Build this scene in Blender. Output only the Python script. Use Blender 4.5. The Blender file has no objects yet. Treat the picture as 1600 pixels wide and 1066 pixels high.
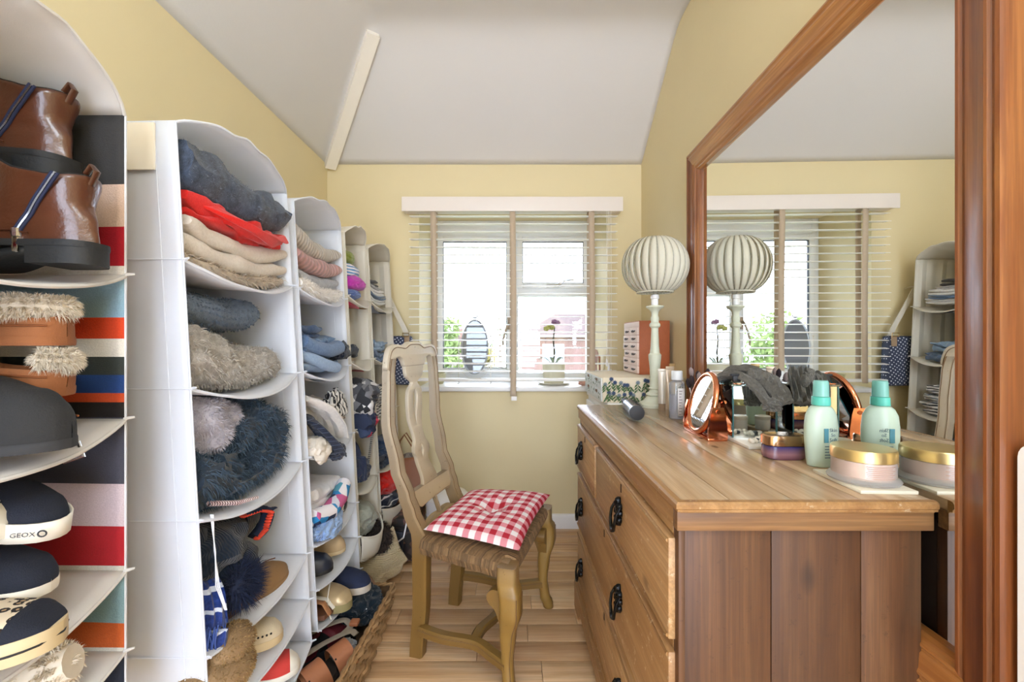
import bpy, bmesh, math, random
from mathutils import Vector, Matrix, noise
PI = math.pi
R = random.Random(7)
sc = bpy.context.scene
COL = sc.collection
# ------------------------------------------------------------------ camera, sky, lights, exposure
cam_d = bpy.data.cameras.new('camera'); cam = bpy.data.objects.new('camera', cam_d); COL.objects.link(cam)
cam.location = (0, 0, 1.12); cam.rotation_euler = (PI/2, 0, 0)
cam_d.lens = 690/1600*36; cam_d.sensor_width = 36; cam_d.clip_start = 0.02; cam_d.clip_end = 300
sc.camera = cam
world = bpy.data.worlds.new('sky'); sc.world = world; world.use_nodes = True
bg = world.node_tree.nodes['Background']; bg.inputs[0].default_value = (0.82, 0.93, 1.12, 1); bg.inputs[1].default_value = 8.5
sc.view_settings.view_transform = 'Standard'; sc.view_settings.look = 'None'
sc.view_settings.gamma = 1; sc.view_settings.use_curve_mapping = False
sc.view_settings.exposure = 0.22
sc.cycles.use_denoising = True
sc.cycles.max_bounces = 10; sc.cycles.diffuse_bounces = 6; sc.cycles.transparent_max_bounces = 16
sc.cycles.sample_clamp_indirect = 6
def lamp(name, kind, loc, energy, color=(1, .93, .82), size=.3, rot=(0, 0, 0)):
    d = bpy.data.lights.new(name, kind); d.energy = energy; d.color = color
    if kind == 'AREA': d.shape = 'DISK'; d.size = size
    else: d.shadow_soft_size = size
    o = bpy.data.objects.new(name, d); COL.objects.link(o); o.location = loc; o.rotation_euler = rot
    return o
# added fill light, unseen above and behind the camera, brightens the organisers
lamp('fill_light', 'POINT', (.45, -.75, 2.25), 34, (.82, .93, 1.09), .22)

# ------------------------------------------------------------------ mesh collector
class G:
    def __init__(s): s.v = []; s.f = []; s.m = []; s.uv = None
    def add(s, vs, fs, mi=0):
        b = len(s.v); s.v += [Vector(p) for p in vs]
        for f in fs: s.f.append(tuple(b+i for i in f)); s.m.append(mi)
        return s
    def join(s, g, mi=None):
        b = len(s.v); s.v += g.v
        for f, m in zip(g.f, g.m): s.f.append(tuple(b+i for i in f)); s.m.append(m if mi is None else mi)
        return s
    def xf(s, M): s.v = [M @ p for p in s.v]; return s
    def fn(s, f): s.v = [Vector(f(p)) for p in s.v]; return s
    def box(s, x0, x1, y0, y1, z0, z1, bev=0, mi=0):
        if bev <= 0:
            return s.add([(x0,y0,z0),(x1,y0,z0),(x1,y1,z0),(x0,y1,z0),(x0,y0,z1),(x1,y0,z1),(x1,y1,z1),(x0,y1,z1)],
                [(0,3,2,1),(4,5,6,7),(0,1,5,4),(1,2,6,5),(2,3,7,6),(3,0,4,7)], mi)
        bm = bmesh.new(); bmesh.ops.create_cube(bm, size=1)
        for v in bm.verts: v.co = Vector(((x0+x1)/2+v.co.x*(x1-x0), (y0+y1)/2+v.co.y*(y1-y0), (z0+z1)/2+v.co.z*(z1-z0)))
        bmesh.ops.bevel(bm, geom=bm.edges[:], offset=bev, segments=2, affect='EDGES', profile=.5)
        return s.bm(bm, mi)
    def bm(s, bm, mi=0):
        bm.verts.index_update(); s.add([v.co.copy() for v in bm.verts], [[v.index for v in f.verts] for f in bm.faces], mi); bm.free(); return s
    def loft(s, rings, caps=True, closed=True, mi=0, loop=False):
        n = len(rings[0]); vs = [p for r in rings for p in r]; fs = []
        k = len(rings)
        for i in range(k if loop else k-1):
            a, b = i*n, ((i+1) % k)*n
            for j in range(n if closed else n-1):
                q = (j+1) % n; fs.append((a+j, a+q, b+q, b+j))
        if caps and closed and not loop: fs.append(tuple(range(n-1, -1, -1))); fs.append(tuple((k-1)*n+j for j in range(n)))
        return s.add(vs, fs, mi)
    def lathe(s, prof, c=(0,0,0), n=28, mi=0, sx=1, sy=1):
        c = Vector(c)
        return s.loft([[c+Vector((r*sx*math.cos(2*PI*j/n), r*sy*math.sin(2*PI*j/n), z)) for j in range(n)] for r, z in prof], mi=mi)
    def tube(s, pts, rad, n=8, closed=False, mi=0, flat=1.0):
        pts = [Vector(p) for p in pts]; k = len(pts); rings = []
        up = Vector((0, 0, 1)); prev = None
        for i, p in enumerate(pts):
            a = pts[(i-1) % k] if (closed or i > 0) else p; b = pts[(i+1) % k] if (closed or i < k-1) else p
            t = (b-a)
            if t.length < 1e-9: t = Vector((0,0,1))
            t.normalize()
            if prev is None:
                u = up if abs(t.z) < .9 else Vector((1, 0, 0))
                x = t.cross(u).normalized()
            else:
                x = prev - t*prev.dot(t)
                x = x.normalized() if x.length > 1e-6 else t.cross(up).normalized()
            prev = x; y = t.cross(x)
            r = rad[i] if isinstance(rad, (list, tuple)) else rad
            rings.append([p+x*(r*math.cos(2*PI*j/n))+y*(r*flat*math.sin(2*PI*j/n)) for j in range(n)])
        return s.loft(rings, caps=not closed, mi=mi, loop=closed)
    def grid(s, f, nu, nv, mi=0, closeu=False):
        vs = [Vector(f(i/nu, j/nv)) for i in range(nu+1) for j in range(nv+1)]
        fs = [(i*(nv+1)+j, (i+1)*(nv+1)+j, (i+1)*(nv+1)+j+1, i*(nv+1)+j+1) for i in range(nu) for j in range(nv)]
        return s.add(vs, fs, mi)
    def blob(s, c, r, seed=0, amp=.15, freq=2.0, sub=3, mi=0, flat=None):
        bm = bmesh.new(); bmesh.ops.create_icosphere(bm, subdivisions=sub, radius=1)
        o = Vector((seed*3.7, seed*1.3, seed*7.1))
        for v in bm.verts:
            d = v.co.normalized(); k = 1+amp*noise.noise(d*freq+o)+amp*.5*noise.noise(d*freq*2.3+o)
            p = d*k; p = Vector((p.x*r[0], p.y*r[1], p.z*r[2]))
            if flat is not None: p.z = max(p.z, -flat)
            v.co = p+Vector(c)
        return s.bm(bm, mi)
    def prism(s, poly, mp, t0, t1, mi=0):
        n = len(poly); vs = [mp(p[0], p[1], t0) for p in poly]+[mp(p[0], p[1], t1) for p in poly]
        fs = [tuple(range(n-1, -1, -1)), tuple(range(n, 2*n))]+[(i, (i+1) % n, n+(i+1) % n, n+i) for i in range(n)]
        return s.add(vs, fs, mi)
    def fur(s, src, count, ln, wid, seed=1, mi=0, droop=.4, jit=.5):
        rr = random.Random(seed); cen = []; tot = 0; cum = []
        fs = []; bm = bmesh.new(); bv = [bm.verts.new(p) for p in src.v]
        for f in src.f:
            try: bm.faces.new([bv[i] for i in f])
            except ValueError: pass
        bm.verts.index_update(); bmesh.ops.recalc_face_normals(bm, faces=bm.faces[:])
        faces = [[v.index for v in f.verts] for f in bm.faces]; bm.free()
        for f in faces:
            a, b, c = src.v[f[0]], src.v[f[1]], src.v[f[2]]; n = (b-a).cross(c-a)
            if len(f) > 3: n = n+(c-a).cross(src.v[f[3]]-a)
            A = n.length*.5
            if A < 1e-10: continue
            tot += A; cum.append(tot); fs.append((f, n.normalized()))
        import bisect
        V = []; F = []
        for _ in range(count):
            f, n = fs[min(bisect.bisect(cum, rr.random()*tot), len(fs)-1)]
            w = [rr.random()+.01 for _ in f]; ws = sum(w)
            p = Vector((0,0,0))
            for wi, i in zip(w, f): p += src.v[i]*(wi/ws)
            d = (n+Vector((rr.uniform(-jit,jit), rr.uniform(-jit,jit), rr.uniform(-jit,jit)-droop*.5))).normalized()
            L = ln*rr.uniform(.55, 1.25); t = d.cross(Vector((rr.uniform(-1,1), rr.uniform(-1,1), rr.uniform(-1,1))))
            if t.length < 1e-5: continue
            t = t.normalized()*wid
            m = p+d*L*.55; e = p+d*L+Vector((0,0,-droop*L*.5)); b = len(V)
            V += [p-t, p+t, m+t*.7, m-t*.7, e]; F += [(b,b+1,b+2,b+3), (b+3,b+2,b+4)]
        return s.add(V, F, mi)

def mk(name, g, mats, parent=None, base=None, sharp=38, solid=0, sub=0, flip=False, off=0):
    me = bpy.data.meshes.new(name)
    base = Vector(base) if base is not None else (Vector(parent['base']) if parent is not None and 'base' in parent else Vector((0,0,0)))
    me.from_pydata([tuple(p-base) for p in g.v], [], g.f)
    if not isinstance(mats, (list, tuple)): mats = [mats]
    for m in mats: me.materials.append(m)
    if len(mats) > 1: me.polygons.foreach_set('material_index', g.m)
    if g.uv:
        uvl = me.uv_layers.new(name='UVMap')
        for l in me.loops: uvl.data[l.index].uv = g.uv[l.vertex_index]
    bm = bmesh.new(); bm.from_mesh(me)
    if not flip: bmesh.ops.recalc_face_normals(bm, faces=bm.faces[:])
    bm.to_mesh(me); bm.free()
    me.shade_smooth(); me.set_sharp_from_angle(angle=math.radians(sharp))
    o = bpy.data.objects.new(name, me); COL.objects.link(o)
    if parent is not None:
        o.parent = parent; o['base'] = tuple(base)
    else: o.location = base; o['base'] = tuple(base)
    if sub:
        s = o.modifiers.new('subsurf', 'SUBSURF'); s.levels = sub; s.render_levels = sub
    if solid:
        s = o.modifiers.new('solid', 'SOLIDIFY'); s.thickness = solid; s.offset = off
    return o
def tag(o, label=None, cat=None, group=None, kind=None):
    if label: o['label'] = label
    if cat: o['category'] = cat
    if group: o['group'] = group
    if kind: o['kind'] = kind
    return o
def thing(name, label, cat, loc, group=None, kind=None):
    o = bpy.data.objects.new(name, None); COL.objects.link(o); o.location = loc; o.empty_display_size = .05
    o['base'] = tuple(loc)
    return tag(o, label, cat, group, kind)
def solo(name, label, cat, g, mats, group=None, kind=None, **k):
    lo = Vector((min(p.x for p in g.v), min(p.y for p in g.v), min(p.z for p in g.v)))
    hi = Vector((max(p.x for p in g.v), max(p.y for p in g.v), max(p.z for p in g.v)))
    o = mk(name, g, mats, base=((lo.x+hi.x)/2, (lo.y+hi.y)/2, lo.z), **k)
    return tag(o, label, cat, group, kind)
def smooth(a, b, x):
    t = min(1, max(0, (x-a)/(b-a))); return t*t*(3-2*t)
def lerp(a, b, t): return a+(b-a)*t
def interp(pts, x):
    if x <= pts[0][0]: return pts[0][1]
    for (a, b), (c, d) in zip(pts, pts[1:]):
        if x <= c: return b+(d-b)*smooth(0, 1, (x-a)/(c-a))
    return pts[-1][1]
def at(px, py, Y): return Vector(((px-800)/690*Y, Y, 1.12+(533-py)/690*Y))

# ------------------------------------------------------------------ materials
def C(h):
    h = h.lstrip('#'); c = [int(h[i:i+2], 16)/255 for i in (0, 2, 4)]
    return tuple((x/12.92 if x <= .04045 else ((x+.055)/1.055)**2.4) for x in c)+(1,)
def nd(nt, t, **k):
    n = nt.nodes.new(t)
    for a, b in k.items():
        if a.startswith('i_'):
            key = a[2:]; key = int(key) if key.isdigit() else key.replace('_', ' ')
            if isinstance(b, bpy.types.NodeSocket): nt.links.new(b, n.inputs[key])
            else: n.inputs[key].default_value = b
        else: setattr(n, a, b)
    return n
def newmat(name):
    m = bpy.data.materials.new(name); m.use_nodes = True; nt = m.node_tree
    return m, nt, nt.nodes['Principled BSDF']
def ramp(nt, fac, stops, mode='LINEAR'):
    r = nt.nodes.new('ShaderNodeValToRGB'); r.color_ramp.interpolation = mode; e = r.color_ramp.elements
    while len(e) < len(stops): e.new(.5)
    for x, (p, c) in zip(e, stops): x.position = p; x.color = c
    nt.links.new(fac, r.inputs[0]); return r.outputs[0]
def mixc(nt, fac, a, b, mode='MIX'):
    n = nt.nodes.new('ShaderNodeMix'); n.data_type = 'RGBA'; n.blend_type = mode
    for s, v in ((n.inputs[0], fac), (n.inputs[6], a), (n.inputs[7], b)):
        if isinstance(v, bpy.types.NodeSocket): nt.links.new(v, s)
        else: s.default_value = v
    return n.outputs[2]
def mth(nt, op, a, b=None, c=None):
    n = nt.nodes.new('ShaderNodeMath'); n.operation = op
    for i, v in enumerate((a, b, c)):
        if v is None: continue
        if isinstance(v, bpy.types.NodeSocket): nt.links.new(v, n.inputs[i])
        else: n.inputs[i].default_value = v
    return n.outputs[0]
def coords(nt, scale=(1,1,1), kind='Object', rot=(0,0,0), rnd=False):
    tc = nt.nodes.new('ShaderNodeTexCoord'); src = tc.outputs[kind]
    if rnd:
        oi = nt.nodes.new('ShaderNodeObjectInfo'); k = nd(nt, 'ShaderNodeVectorMath', operation='SCALE', i_0=(17., 29., 11.), i_Scale=oi.outputs['Random'])
        a = nd(nt, 'ShaderNodeVectorMath', operation='ADD', i_0=src, i_1=k.outputs[0]); src = a.outputs[0]
    mp = nd(nt, 'ShaderNodeMapping', i_Vector=src, i_Scale=scale, i_Rotation=rot)
    return mp.outputs[0]
def noise_t(nt, vec, scale, detail=3, rough=.55, dist=0):
    return nd(nt, 'ShaderNodeTexNoise', i_Vector=vec, i_Scale=scale, i_Detail=detail, i_Roughness=rough, i_Distortion=dist).outputs[0]
def bumpit(nt, b, h, strength, dist=.01):
    n = nd(nt, 'ShaderNodeBump', i_Height=h, i_Strength=strength, i_Distance=dist)
    nt.links.new(n.outputs[0], b.inputs['Normal'])
def shade(c, k): return tuple(min(1, x*k) for x in c[:3])+(1,)
MC = {}
def plain(name, col, rough=.5, metal=0, var=.08, vs=12, bump=0, bs=300, trans=0, coat=0, spec=.5, rnd=False, isl=0):
    if name in MC: return MC[name]
    m, nt, b = newmat(name); c = C(col) if isinstance(col, str) else col
    v = coords(nt, rnd=rnd)
    n = noise_t(nt, v, vs, 3)
    cc_ = mixc(nt, n, shade(c, 1-var), shade(c, 1+var))
    if isl:
        ge = nt.nodes.new('ShaderNodeNewGeometry'); cc_ = mixc(nt, mth(nt, 'MULTIPLY', ge.outputs['Random Per Island'], isl), cc_, shade(c, .22))
    nt.links.new(cc_, b.inputs['Base Color'])
    b.inputs['Roughness'].default_value = rough; b.inputs['Metallic'].default_value = metal
    b.inputs['Specular IOR Level'].default_value = spec
    if coat: b.inputs['Coat Weight'].default_value = coat; b.inputs['Coat Roughness'].default_value = .1
    if bump: bumpit(nt, b, noise_t(nt, v, bs, 2), bump, .004)
    if trans:
        t = nd(nt, 'ShaderNodeBsdfTranslucent', i_Color=c); ms = nd(nt, 'ShaderNodeMixShader', i_0=trans, i_1=b.outputs[0], i_2=t.outputs[0])
        nt.links.new(ms.outputs[0], nt.nodes['Material Output'].inputs[0])
    MC[name] = m; return m
def fabric(name, col, col2=None, mix=.5, scale=60, knit=0, kdir='Y', kstr=.5, stripes=None, bump=.35):
    """woven or knitted cloth; col2 = marl fleck colour; knit = ribs per metre"""
    if name in MC: return MC[name]
    m, nt, b = newmat(name); c = C(col); c2 = C(col2) if col2 else shade(c, .8)
    v = coords(nt); n = noise_t(nt, v, scale, 4, .7)
    colr = ramp(nt, n, [(.35, c), (.65, c2)])
    big = noise_t(nt, v, 9, 2); colr = mixc(nt, mth(nt, 'MULTIPLY', big, .35), colr, shade(c, .72))
    if stripes:
        sx, col3, ax, duty = stripes
        sep = nd(nt, 'ShaderNodeSeparateXYZ', i_0=v); w = noise_t(nt, v, 12, 1)
        z = mth(nt, 'ADD', mth(nt, 'MULTIPLY', sep.outputs['XYZ'.index(ax)], sx), mth(nt, 'MULTIPLY', w, .5))
        colr = mixc(nt, mth(nt, 'GREATER_THAN', mth(nt, 'FRACT', z), 1-duty), colr, C(col3))
    h = noise_t(nt, v, 500, 2)
    if knit:
        wv = nd(nt, 'ShaderNodeTexWave', bands_direction=kdir, i_Vector=v, i_Scale=knit/20*6.283, i_Distortion=1.2, i_Detail=1, i_Detail_Scale=1.5)
        colr = mixc(nt, mth(nt, 'MULTIPLY', mth(nt, 'SUBTRACT', 1.0, wv.outputs[1]), kstr), colr, shade(c, .45))
        h = mth(nt, 'ADD', mth(nt, 'MULTIPLY', wv.outputs[1], 2.5), h)
    nt.links.new(colr, b.inputs['Base Color']); b.inputs['Roughness'].default_value = .92
    b.inputs['Specular IOR Level'].default_value = .15
    b.inputs['Sheen Weight'].default_value = .25
    bumpit(nt, b, h, bump, .004); MC[name] = m; return m
def wood(name, c1, c2, c3, axis='Y', rough=.42, knots=0, rnd=False, bump=.08, fine=.35, coat=0, wear=None, nrm=None):
    if name in MC: return MC[name]
    m, nt, b = newmat(name); i = 'XYZ'.index(axis)
    s = [16, 16, 16]; s[i] = 1.3; v = coords(nt, tuple(s), rnd=rnd)
    n = noise_t(nt, v, 1.0, 5, .6, .8)
    col = ramp(nt, n, [(.28, C(c1)), (.5, C(c2)), (.72, C(c3))])
    s = [150, 150, 150]; s[i] = 3; v2 = coords(nt, tuple(s), rnd=rnd); f = noise_t(nt, v2, 1.0, 4, .65)
    col = mixc(nt, mth(nt, 'MULTIPLY', ramp(nt, f, [(.42, (1,1,1,1)), (.6, (0,0,0,1))]), fine), col, shade(C(c1), .55))
    if rnd:
        oi = nt.nodes.new('ShaderNodeObjectInfo'); col = mixc(nt, mth(nt, 'MULTIPLY', oi.outputs['Random'], .55), col, shade(C(c1), .92))
    if knots:
        s = [6.0, 6.0, 6.0]; s[i] = 2.9
        if nrm: s['XYZ'.index(nrm)] = 0
        v3 = coords(nt, tuple(s), rnd=rnd)
        vo = nd(nt, 'ShaderNodeTexVoronoi', i_Vector=v3, i_Scale=1.0, i_Randomness=1.0)
        k = ramp(nt, vo.outputs['Distance'], [(.0, (1,1,1,1)), (.05, (.75,.75,.75,1)), (.13*knots, (0,0,0,1))])
        col = mixc(nt, k, col, shade(C(c1), .35))
    if wear:
        wn = noise_t(nt, coords(nt, (1,1,1)), 45, 5, .75)
        col = mixc(nt, ramp(nt, wn, [(.60, (0,0,0,1)), (.68, (.55,.55,.55,1))]), col, C(wear))
    nt.links.new(col, b.inputs['Base Color']); b.inputs['Roughness'].default_value = rough
    if coat: b.inputs['Coat Weight'].default_value = coat; b.inputs['Coat Roughness'].default_value = .18
    bumpit(nt, b, f, bump, .003); MC[name] = m; return m
def bands(name, stops, lo, hi, axis='Z', rough=.9, trans=0):
    """stripes of woven colour along one axis: stops = [(coordinate where the colour starts, colour)] ascending"""
    m, nt, b = newmat(name); v = coords(nt); sep = nd(nt, 'ShaderNodeSeparateXYZ', i_0=v)
    t = nd(nt, 'ShaderNodeMapRange', i_0=sep.outputs['XYZ'.index(axis)], i_1=lo, i_2=hi).outputs[0]
    col = ramp(nt, t, [((z-lo)/(hi-lo), C(c)) for z, c in stops], 'CONSTANT')
    n = noise_t(nt, v, 420, 2); col = mixc(nt, mth(nt, 'MULTIPLY', n, .35), col, (.02, .02, .025, 1))
    nt.links.new(col, b.inputs['Base Color']); b.inputs['Roughness'].default_value = rough; bumpit(nt, b, n, .3, .003)
    b.inputs['Specular IOR Level'].default_value = .15
    return m
def glassy(name, tint=(1,1,1,1), refl=.06, rough=0, milk=0):
    if name in MC: return MC[name]
    m = bpy.data.materials.new(name); m.use_nodes = True; nt = m.node_tree; nt.nodes.clear()
    o = nt.nodes.new('ShaderNodeOutputMaterial'); t = nd(nt, 'ShaderNodeBsdfTransparent', i_Color=tint)
    g = nd(nt, 'ShaderNodeBsdfGlossy', i_Roughness=rough)
    fr = nd(nt, 'ShaderNodeFresnel', i_IOR=1.45); k = mth(nt, 'MAXIMUM', fr.outputs[0], refl)
    ms = nd(nt, 'ShaderNodeMixShader', i_0=k, i_1=t.outputs[0], i_2=g.outputs[0])
    if milk:
        df = nd(nt, 'ShaderNodeBsdfDiffuse', i_Color=tint); tr = nd(nt, 'ShaderNodeBsdfTranslucent', i_Color=tint)
        m1 = nd(nt, 'ShaderNodeMixShader', i_0=.5, i_1=df.outputs[0], i_2=tr.outputs[0]); ms = nd(nt, 'ShaderNodeMixShader', i_0=milk, i_1=ms.outputs[0], i_2=m1.outputs[0])
    nt.links.new(ms.outputs[0], o.inputs[0])
    MC[name] = m; return m
def mirror_mat(name, col=(.93,.94,.93,1), specks=False, refl_grey=0):
    m = bpy.data.materials.new(name); m.use_nodes = True; nt = m.node_tree; nt.nodes.clear()
    o = nt.nodes.new('ShaderNodeOutputMaterial'); g = nd(nt, 'ShaderNodeBsdfGlossy', i_Roughness=.0, i_Color=col)
    if specks:
        v = coords(nt); n = noise_t(nt, v, 38, 5, .75); n2 = noise_t(nt, v, 5, 2)
        k = mth(nt, 'MULTIPLY', ramp(nt, n, [(.68, (0,0,0,1)), (.74, (.5,.5,.5,1))]), ramp(nt, n2, [(.5, (0,0,0,1)), (.65, (1,1,1,1))]))
        d = nd(nt, 'ShaderNodeBsdfDiffuse', i_Color=(.8,.8,.8,1)); ms = nd(nt, 'ShaderNodeMixShader', i_0=k, i_1=g.outputs[0], i_2=d.outputs[0])
        nt.links.new(ms.outputs[0], o.inputs[0])
    elif refl_grey:
        d = nd(nt, 'ShaderNodeBsdfDiffuse', i_Color=(.55,.58,.62,1)); ms = nd(nt, 'ShaderNodeMixShader', i_0=refl_grey, i_1=g.outputs[0], i_2=d.outputs[0]); nt.links.new(ms.outputs[0], o.inputs[0])
    else: nt.links.new(g.outputs[0], o.inputs[0])
    return m

M_wall = plain('yellow_wall_paint', '#dfd0a6', .75, var=.03, vs=3, bump=.05, bs=250)
M_ceil = plain('white_ceiling_paint', '#d8d6d5', .8, var=.02, vs=3, bump=.05, bs=120)
M_white = plain('white_gloss_paint', '#efeeec', .35, var=.02)
M_upvc = plain('white_plastic_frame', '#eef0f2', .3, var=.01)
M_slat = plain('white_slat', '#f4f2ee', .4, var=.01)
M_tape = plain('beige_tape', '#d8c6ae', .9, var=.08, vs=60, trans=.3)
M_floor = wood('maple_floor', '#b48558', '#e2bc8e', '#f0d6b0', 'X', .38, 0, True, .04, .3)
M_gap = plain('floor_joint', '#4a3522', .8)
M_chrome = plain('chrome', '#d8d8d8', .18, 1, .02)
M_black = plain('black_iron', '#151515', .3, .6, .2, 60, .2, 150)
M_blackmatt = plain('black_plastic', '#17171a', .5)
# ================================================================== SETTING
XL, XR, YB = -1.108, .775, 2.647
YF = -1.5
# floor with single planks
fl = tag(mk('floor', G().box(XL-.2, XR+.1, YF-.3, YB+.05, -.06, -.0125), M_gap), kind='structure')
pm = {}
rr = random.Random(3)
y = YB
row = 0
while y > YF:
    x = XL+.002-rr.uniform(0, .35)
    while x < XR:
        L = rr.choice((.36, .48, .6, .72, .9))
        x0, x1 = max(x, XL+.001), min(x+L, XR-.001)
        if x1-x0 > .03:
            key = round(x1-x0, 3)
            if key not in pm:
                pm[key] = mk('plank', G().box(0, key-.0012, 0, .0985, -.0125, 0, .0012), M_floor, fl, base=(0,0,0)); o = pm[key]
            else:
                o = pm[key].copy(); COL.objects.link(o); o.parent = fl
            o.location = (x0, y-.1, 0)
        x += L
    y -= .1; row += 1
# walls
WX0, WX1, WZ0, WZ1, WY = -.556, .574, .82, 1.97, 3.12        # window opening and plane
tag(mk('wall_left', G().box(XL-.12, XL, YF, YB+.6, -.05, 2.9), M_wall), kind='structure')
tag(mk('wall_right', G().box(XR, XR+.12, YF, YB+.6, -.05, 2.9), M_wall), kind='structure')
g = G()
g.box(XL, WX0, YB, WY+.08, -.05, 2.9); g.box(WX1, XR, YB, WY+.08, -.05, 2.9)
g.box(WX0, WX1, YB, WY+.08, -.05, WZ0); g.box(WX0, WX1, YB, WY+.08, WZ1, 2.9)
tag(mk('wall_back', g, M_wall, sharp=20), kind='structure')
# front wall behind the camera, wide opening added to admit sky light
g = G(); g.box(XL, -.75, YF-.1, YF, -.05, 2.9); g.box(.5, XR, YF-.1, YF, -.05, 2.9); g.box(-.75, .5, YF-.1, YF, 2.1, 2.9)
tag(mk('wall_front', g, M_wall, sharp=20), kind='structure')
# vaulted ceiling: slopes up from the back wall and the left wall to a flat at 2.6 m
ZC, ZE = 2.60, 2.175
def ceil_z(x, y):
    a = ZE+.735*(YB-y); b = ZE+.93*(x-XL)
    k = .05                                            # softly rounded joins, smooth minimum
    def smin(p, q):
        h = max(k-abs(p-q), 0)/k; return min(p, q)-h*h*k*.25
    return smin(a, min(b, 9) if b < a+.4 or True else b) if False else smin(smin(a, b), ZC)
g = G().grid(lambda u, v: (lerp(XL-.004, XR+.004, u), lerp(YB+.004, YF-.05, v), ceil_z(lerp(XL, XR, u), lerp(YB, YF, v))), 60, 110)
tag(mk('ceiling', g, M_ceil, solid=.04, off=-1 , sharp=80), kind='structure')
cl = bpy.data.objects['ceiling']; cl.modifiers[0].offset = 1
# boxed hip rafter in the left corner
a = Vector((-1.085, 2.63, ceil_z(-1.085, 2.63)-.015)); b = Vector((-.655, 2.075, 2.575))
d = (b-a).normalized(); sd = d.cross(Vector((0,0,1))).normalized(); up = sd.cross(d)
g = G()
for i, (w, t0, t1) in enumerate(((.03, -.03, .045),)):
    rings = []
    for p in (a, b):
        rings.append([p+sd*w-up*t0*-1*0-up*.03, p+sd*w+up*t1, p-sd*w+up*t1, p-sd*w-up*.03])
    g.loft(rings)
tag(mk('trim_1', g, plain('white_beam_paint', '#f1ece2', .6, var=.03)), kind='structure')
# skirting
def skirt(name, x0, x1, y0, y1, dx, dy):
    g = G()
    pr = [(0, 0), (.016, 0), (.016, .07), (.013, .078), (.010, .084), (0, .086)]
    rings = []
    for p in ((x0, y0), (x1, y1)): rings.append([Vector((p[0]+dx*a, p[1]+dy*a, b)) for a, b in pr])
    tag(mk(name, g.loft(rings), M_white, sharp=30), kind='structure')
skirt('baseboard_back', XL, XR, YB, YB, 0, -1)
skirt('baseboard_left', XL, XL, YF, YB, 1, 0)
skirt('baseboard_right', XR, XR, YF, YB, -1, 0)
# window
w = thing('window_1', None, None, (0, WY, WZ0), kind='structure')
g = G(); F = .045
g.box(WX0, WX0+F, WY, WY+.07, WZ0, WZ1, .004); g.box(WX1-F, WX1, WY, WY+.07, WZ0, WZ1, .004)
g.box(WX0+F, WX1-F, WY, WY+.07, WZ1-.12, WZ1, .004); g.box(WX0+F, WX1-F, WY, WY+.07, WZ0, WZ0+.075, .004)
g.box(-.012, .045, WY, WY+.07, WZ0+.075, WZ1-.12, .004); g.box(.045, WX1-F, WY, WY+.07, 1.435, 1.50, .004)
mk('window_frame', g, M_upvc, w)
def sash(x0, x1, z0, z1, t=.038):
    g = G()
    g.box(x0, x0+t, WY-.018, WY+.03, z0, z1, .004); g.box(x1-t, x1, WY-.018, WY+.03, z0, z1, .004)
    g.box(x0+t, x1-t, WY-.018, WY+.03, z0, z0+t, .004); g.box(x0+t, x1-t, WY-.018, WY+.03, z1-t, z1, .004)
    s = mk('sash', g, M_upvc, w)
    gk = G()
    for p in ((x0+t, x0+t+.004, z0+t, z1-t), (x1-t-.004, x1-t, z0+t, z1-t), (x0+t, x1-t, z0+t, z0+t+.004), (x0+t, x1-t, z1-t-.004, z1-t)):
        gk.box(p[0], p[1], WY-.008, WY+.01, p[2], p[3])
    mk('gasket', gk, M_blackmatt, s)
    return s
M_glass = glassy('window_glass')
s1 = sash(WX0+F-.012, -.0, WZ0+.07, WZ1-.112); s2 = sash(.036, WX1-F+.012, 1.49, WZ1-.112)
mk('pane', G().box(WX0+F+.02, -.035, WY+.012, WY+.016, WZ0+.1, WZ1-.14), M_glass, s1)
mk('pane', G().box(.07, WX1-F-.02, WY+.012, WY+.016, 1.52, WZ1-.14), M_glass, s2)
mk('pane', G().box(.045, WX1-F, WY+.012, WY+.016, WZ0+.075, 1.44), M_glass, w)
g = G().box(-.033, -.013, WY-.03, WY-.016, 1.20, 1.29, .004); g.tube([(-.023, WY-.03, 1.26), (-.026, WY-.055, 1.24), (-.045, WY-.06, 1.19), (-.062, WY-.055, 1.13), (-.064, WY-.05, 1.09)], [.008, .008, .007, .007, .006], 8)
mk('handle', g, plain('aged_handle', '#a08d78', .4, .5), s1)
g = G().box(.24, .33, WY-.03, WY-.016, 1.497, 1.515, .004); g.tube([(.30, WY-.03, 1.506), (.33, WY-.05, 1.515), (.37, WY-.055, 1.54), (.43, WY-.05, 1.545)], [.008, .008, .007, .005], 8)
mk('handle', g, M_chrome, s2)
# window board
g = G().box(WX0-.0, WX1, YB-.0, WY+.02, WZ0+.001, WZ0+.027); g.box(WX0-.03, WX1+.03, YB-.03, YB, WZ0, WZ0+.027, .006)
mk('window_sill', g, M_white, w)
ZS = WZ0+.027
g = G().box(WX0-.3, WX1+.3, WY+.07, WY+.2, WZ0-.08, WZ0+.005)
mk('outer_sill', g, M_upvc, w)

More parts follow.
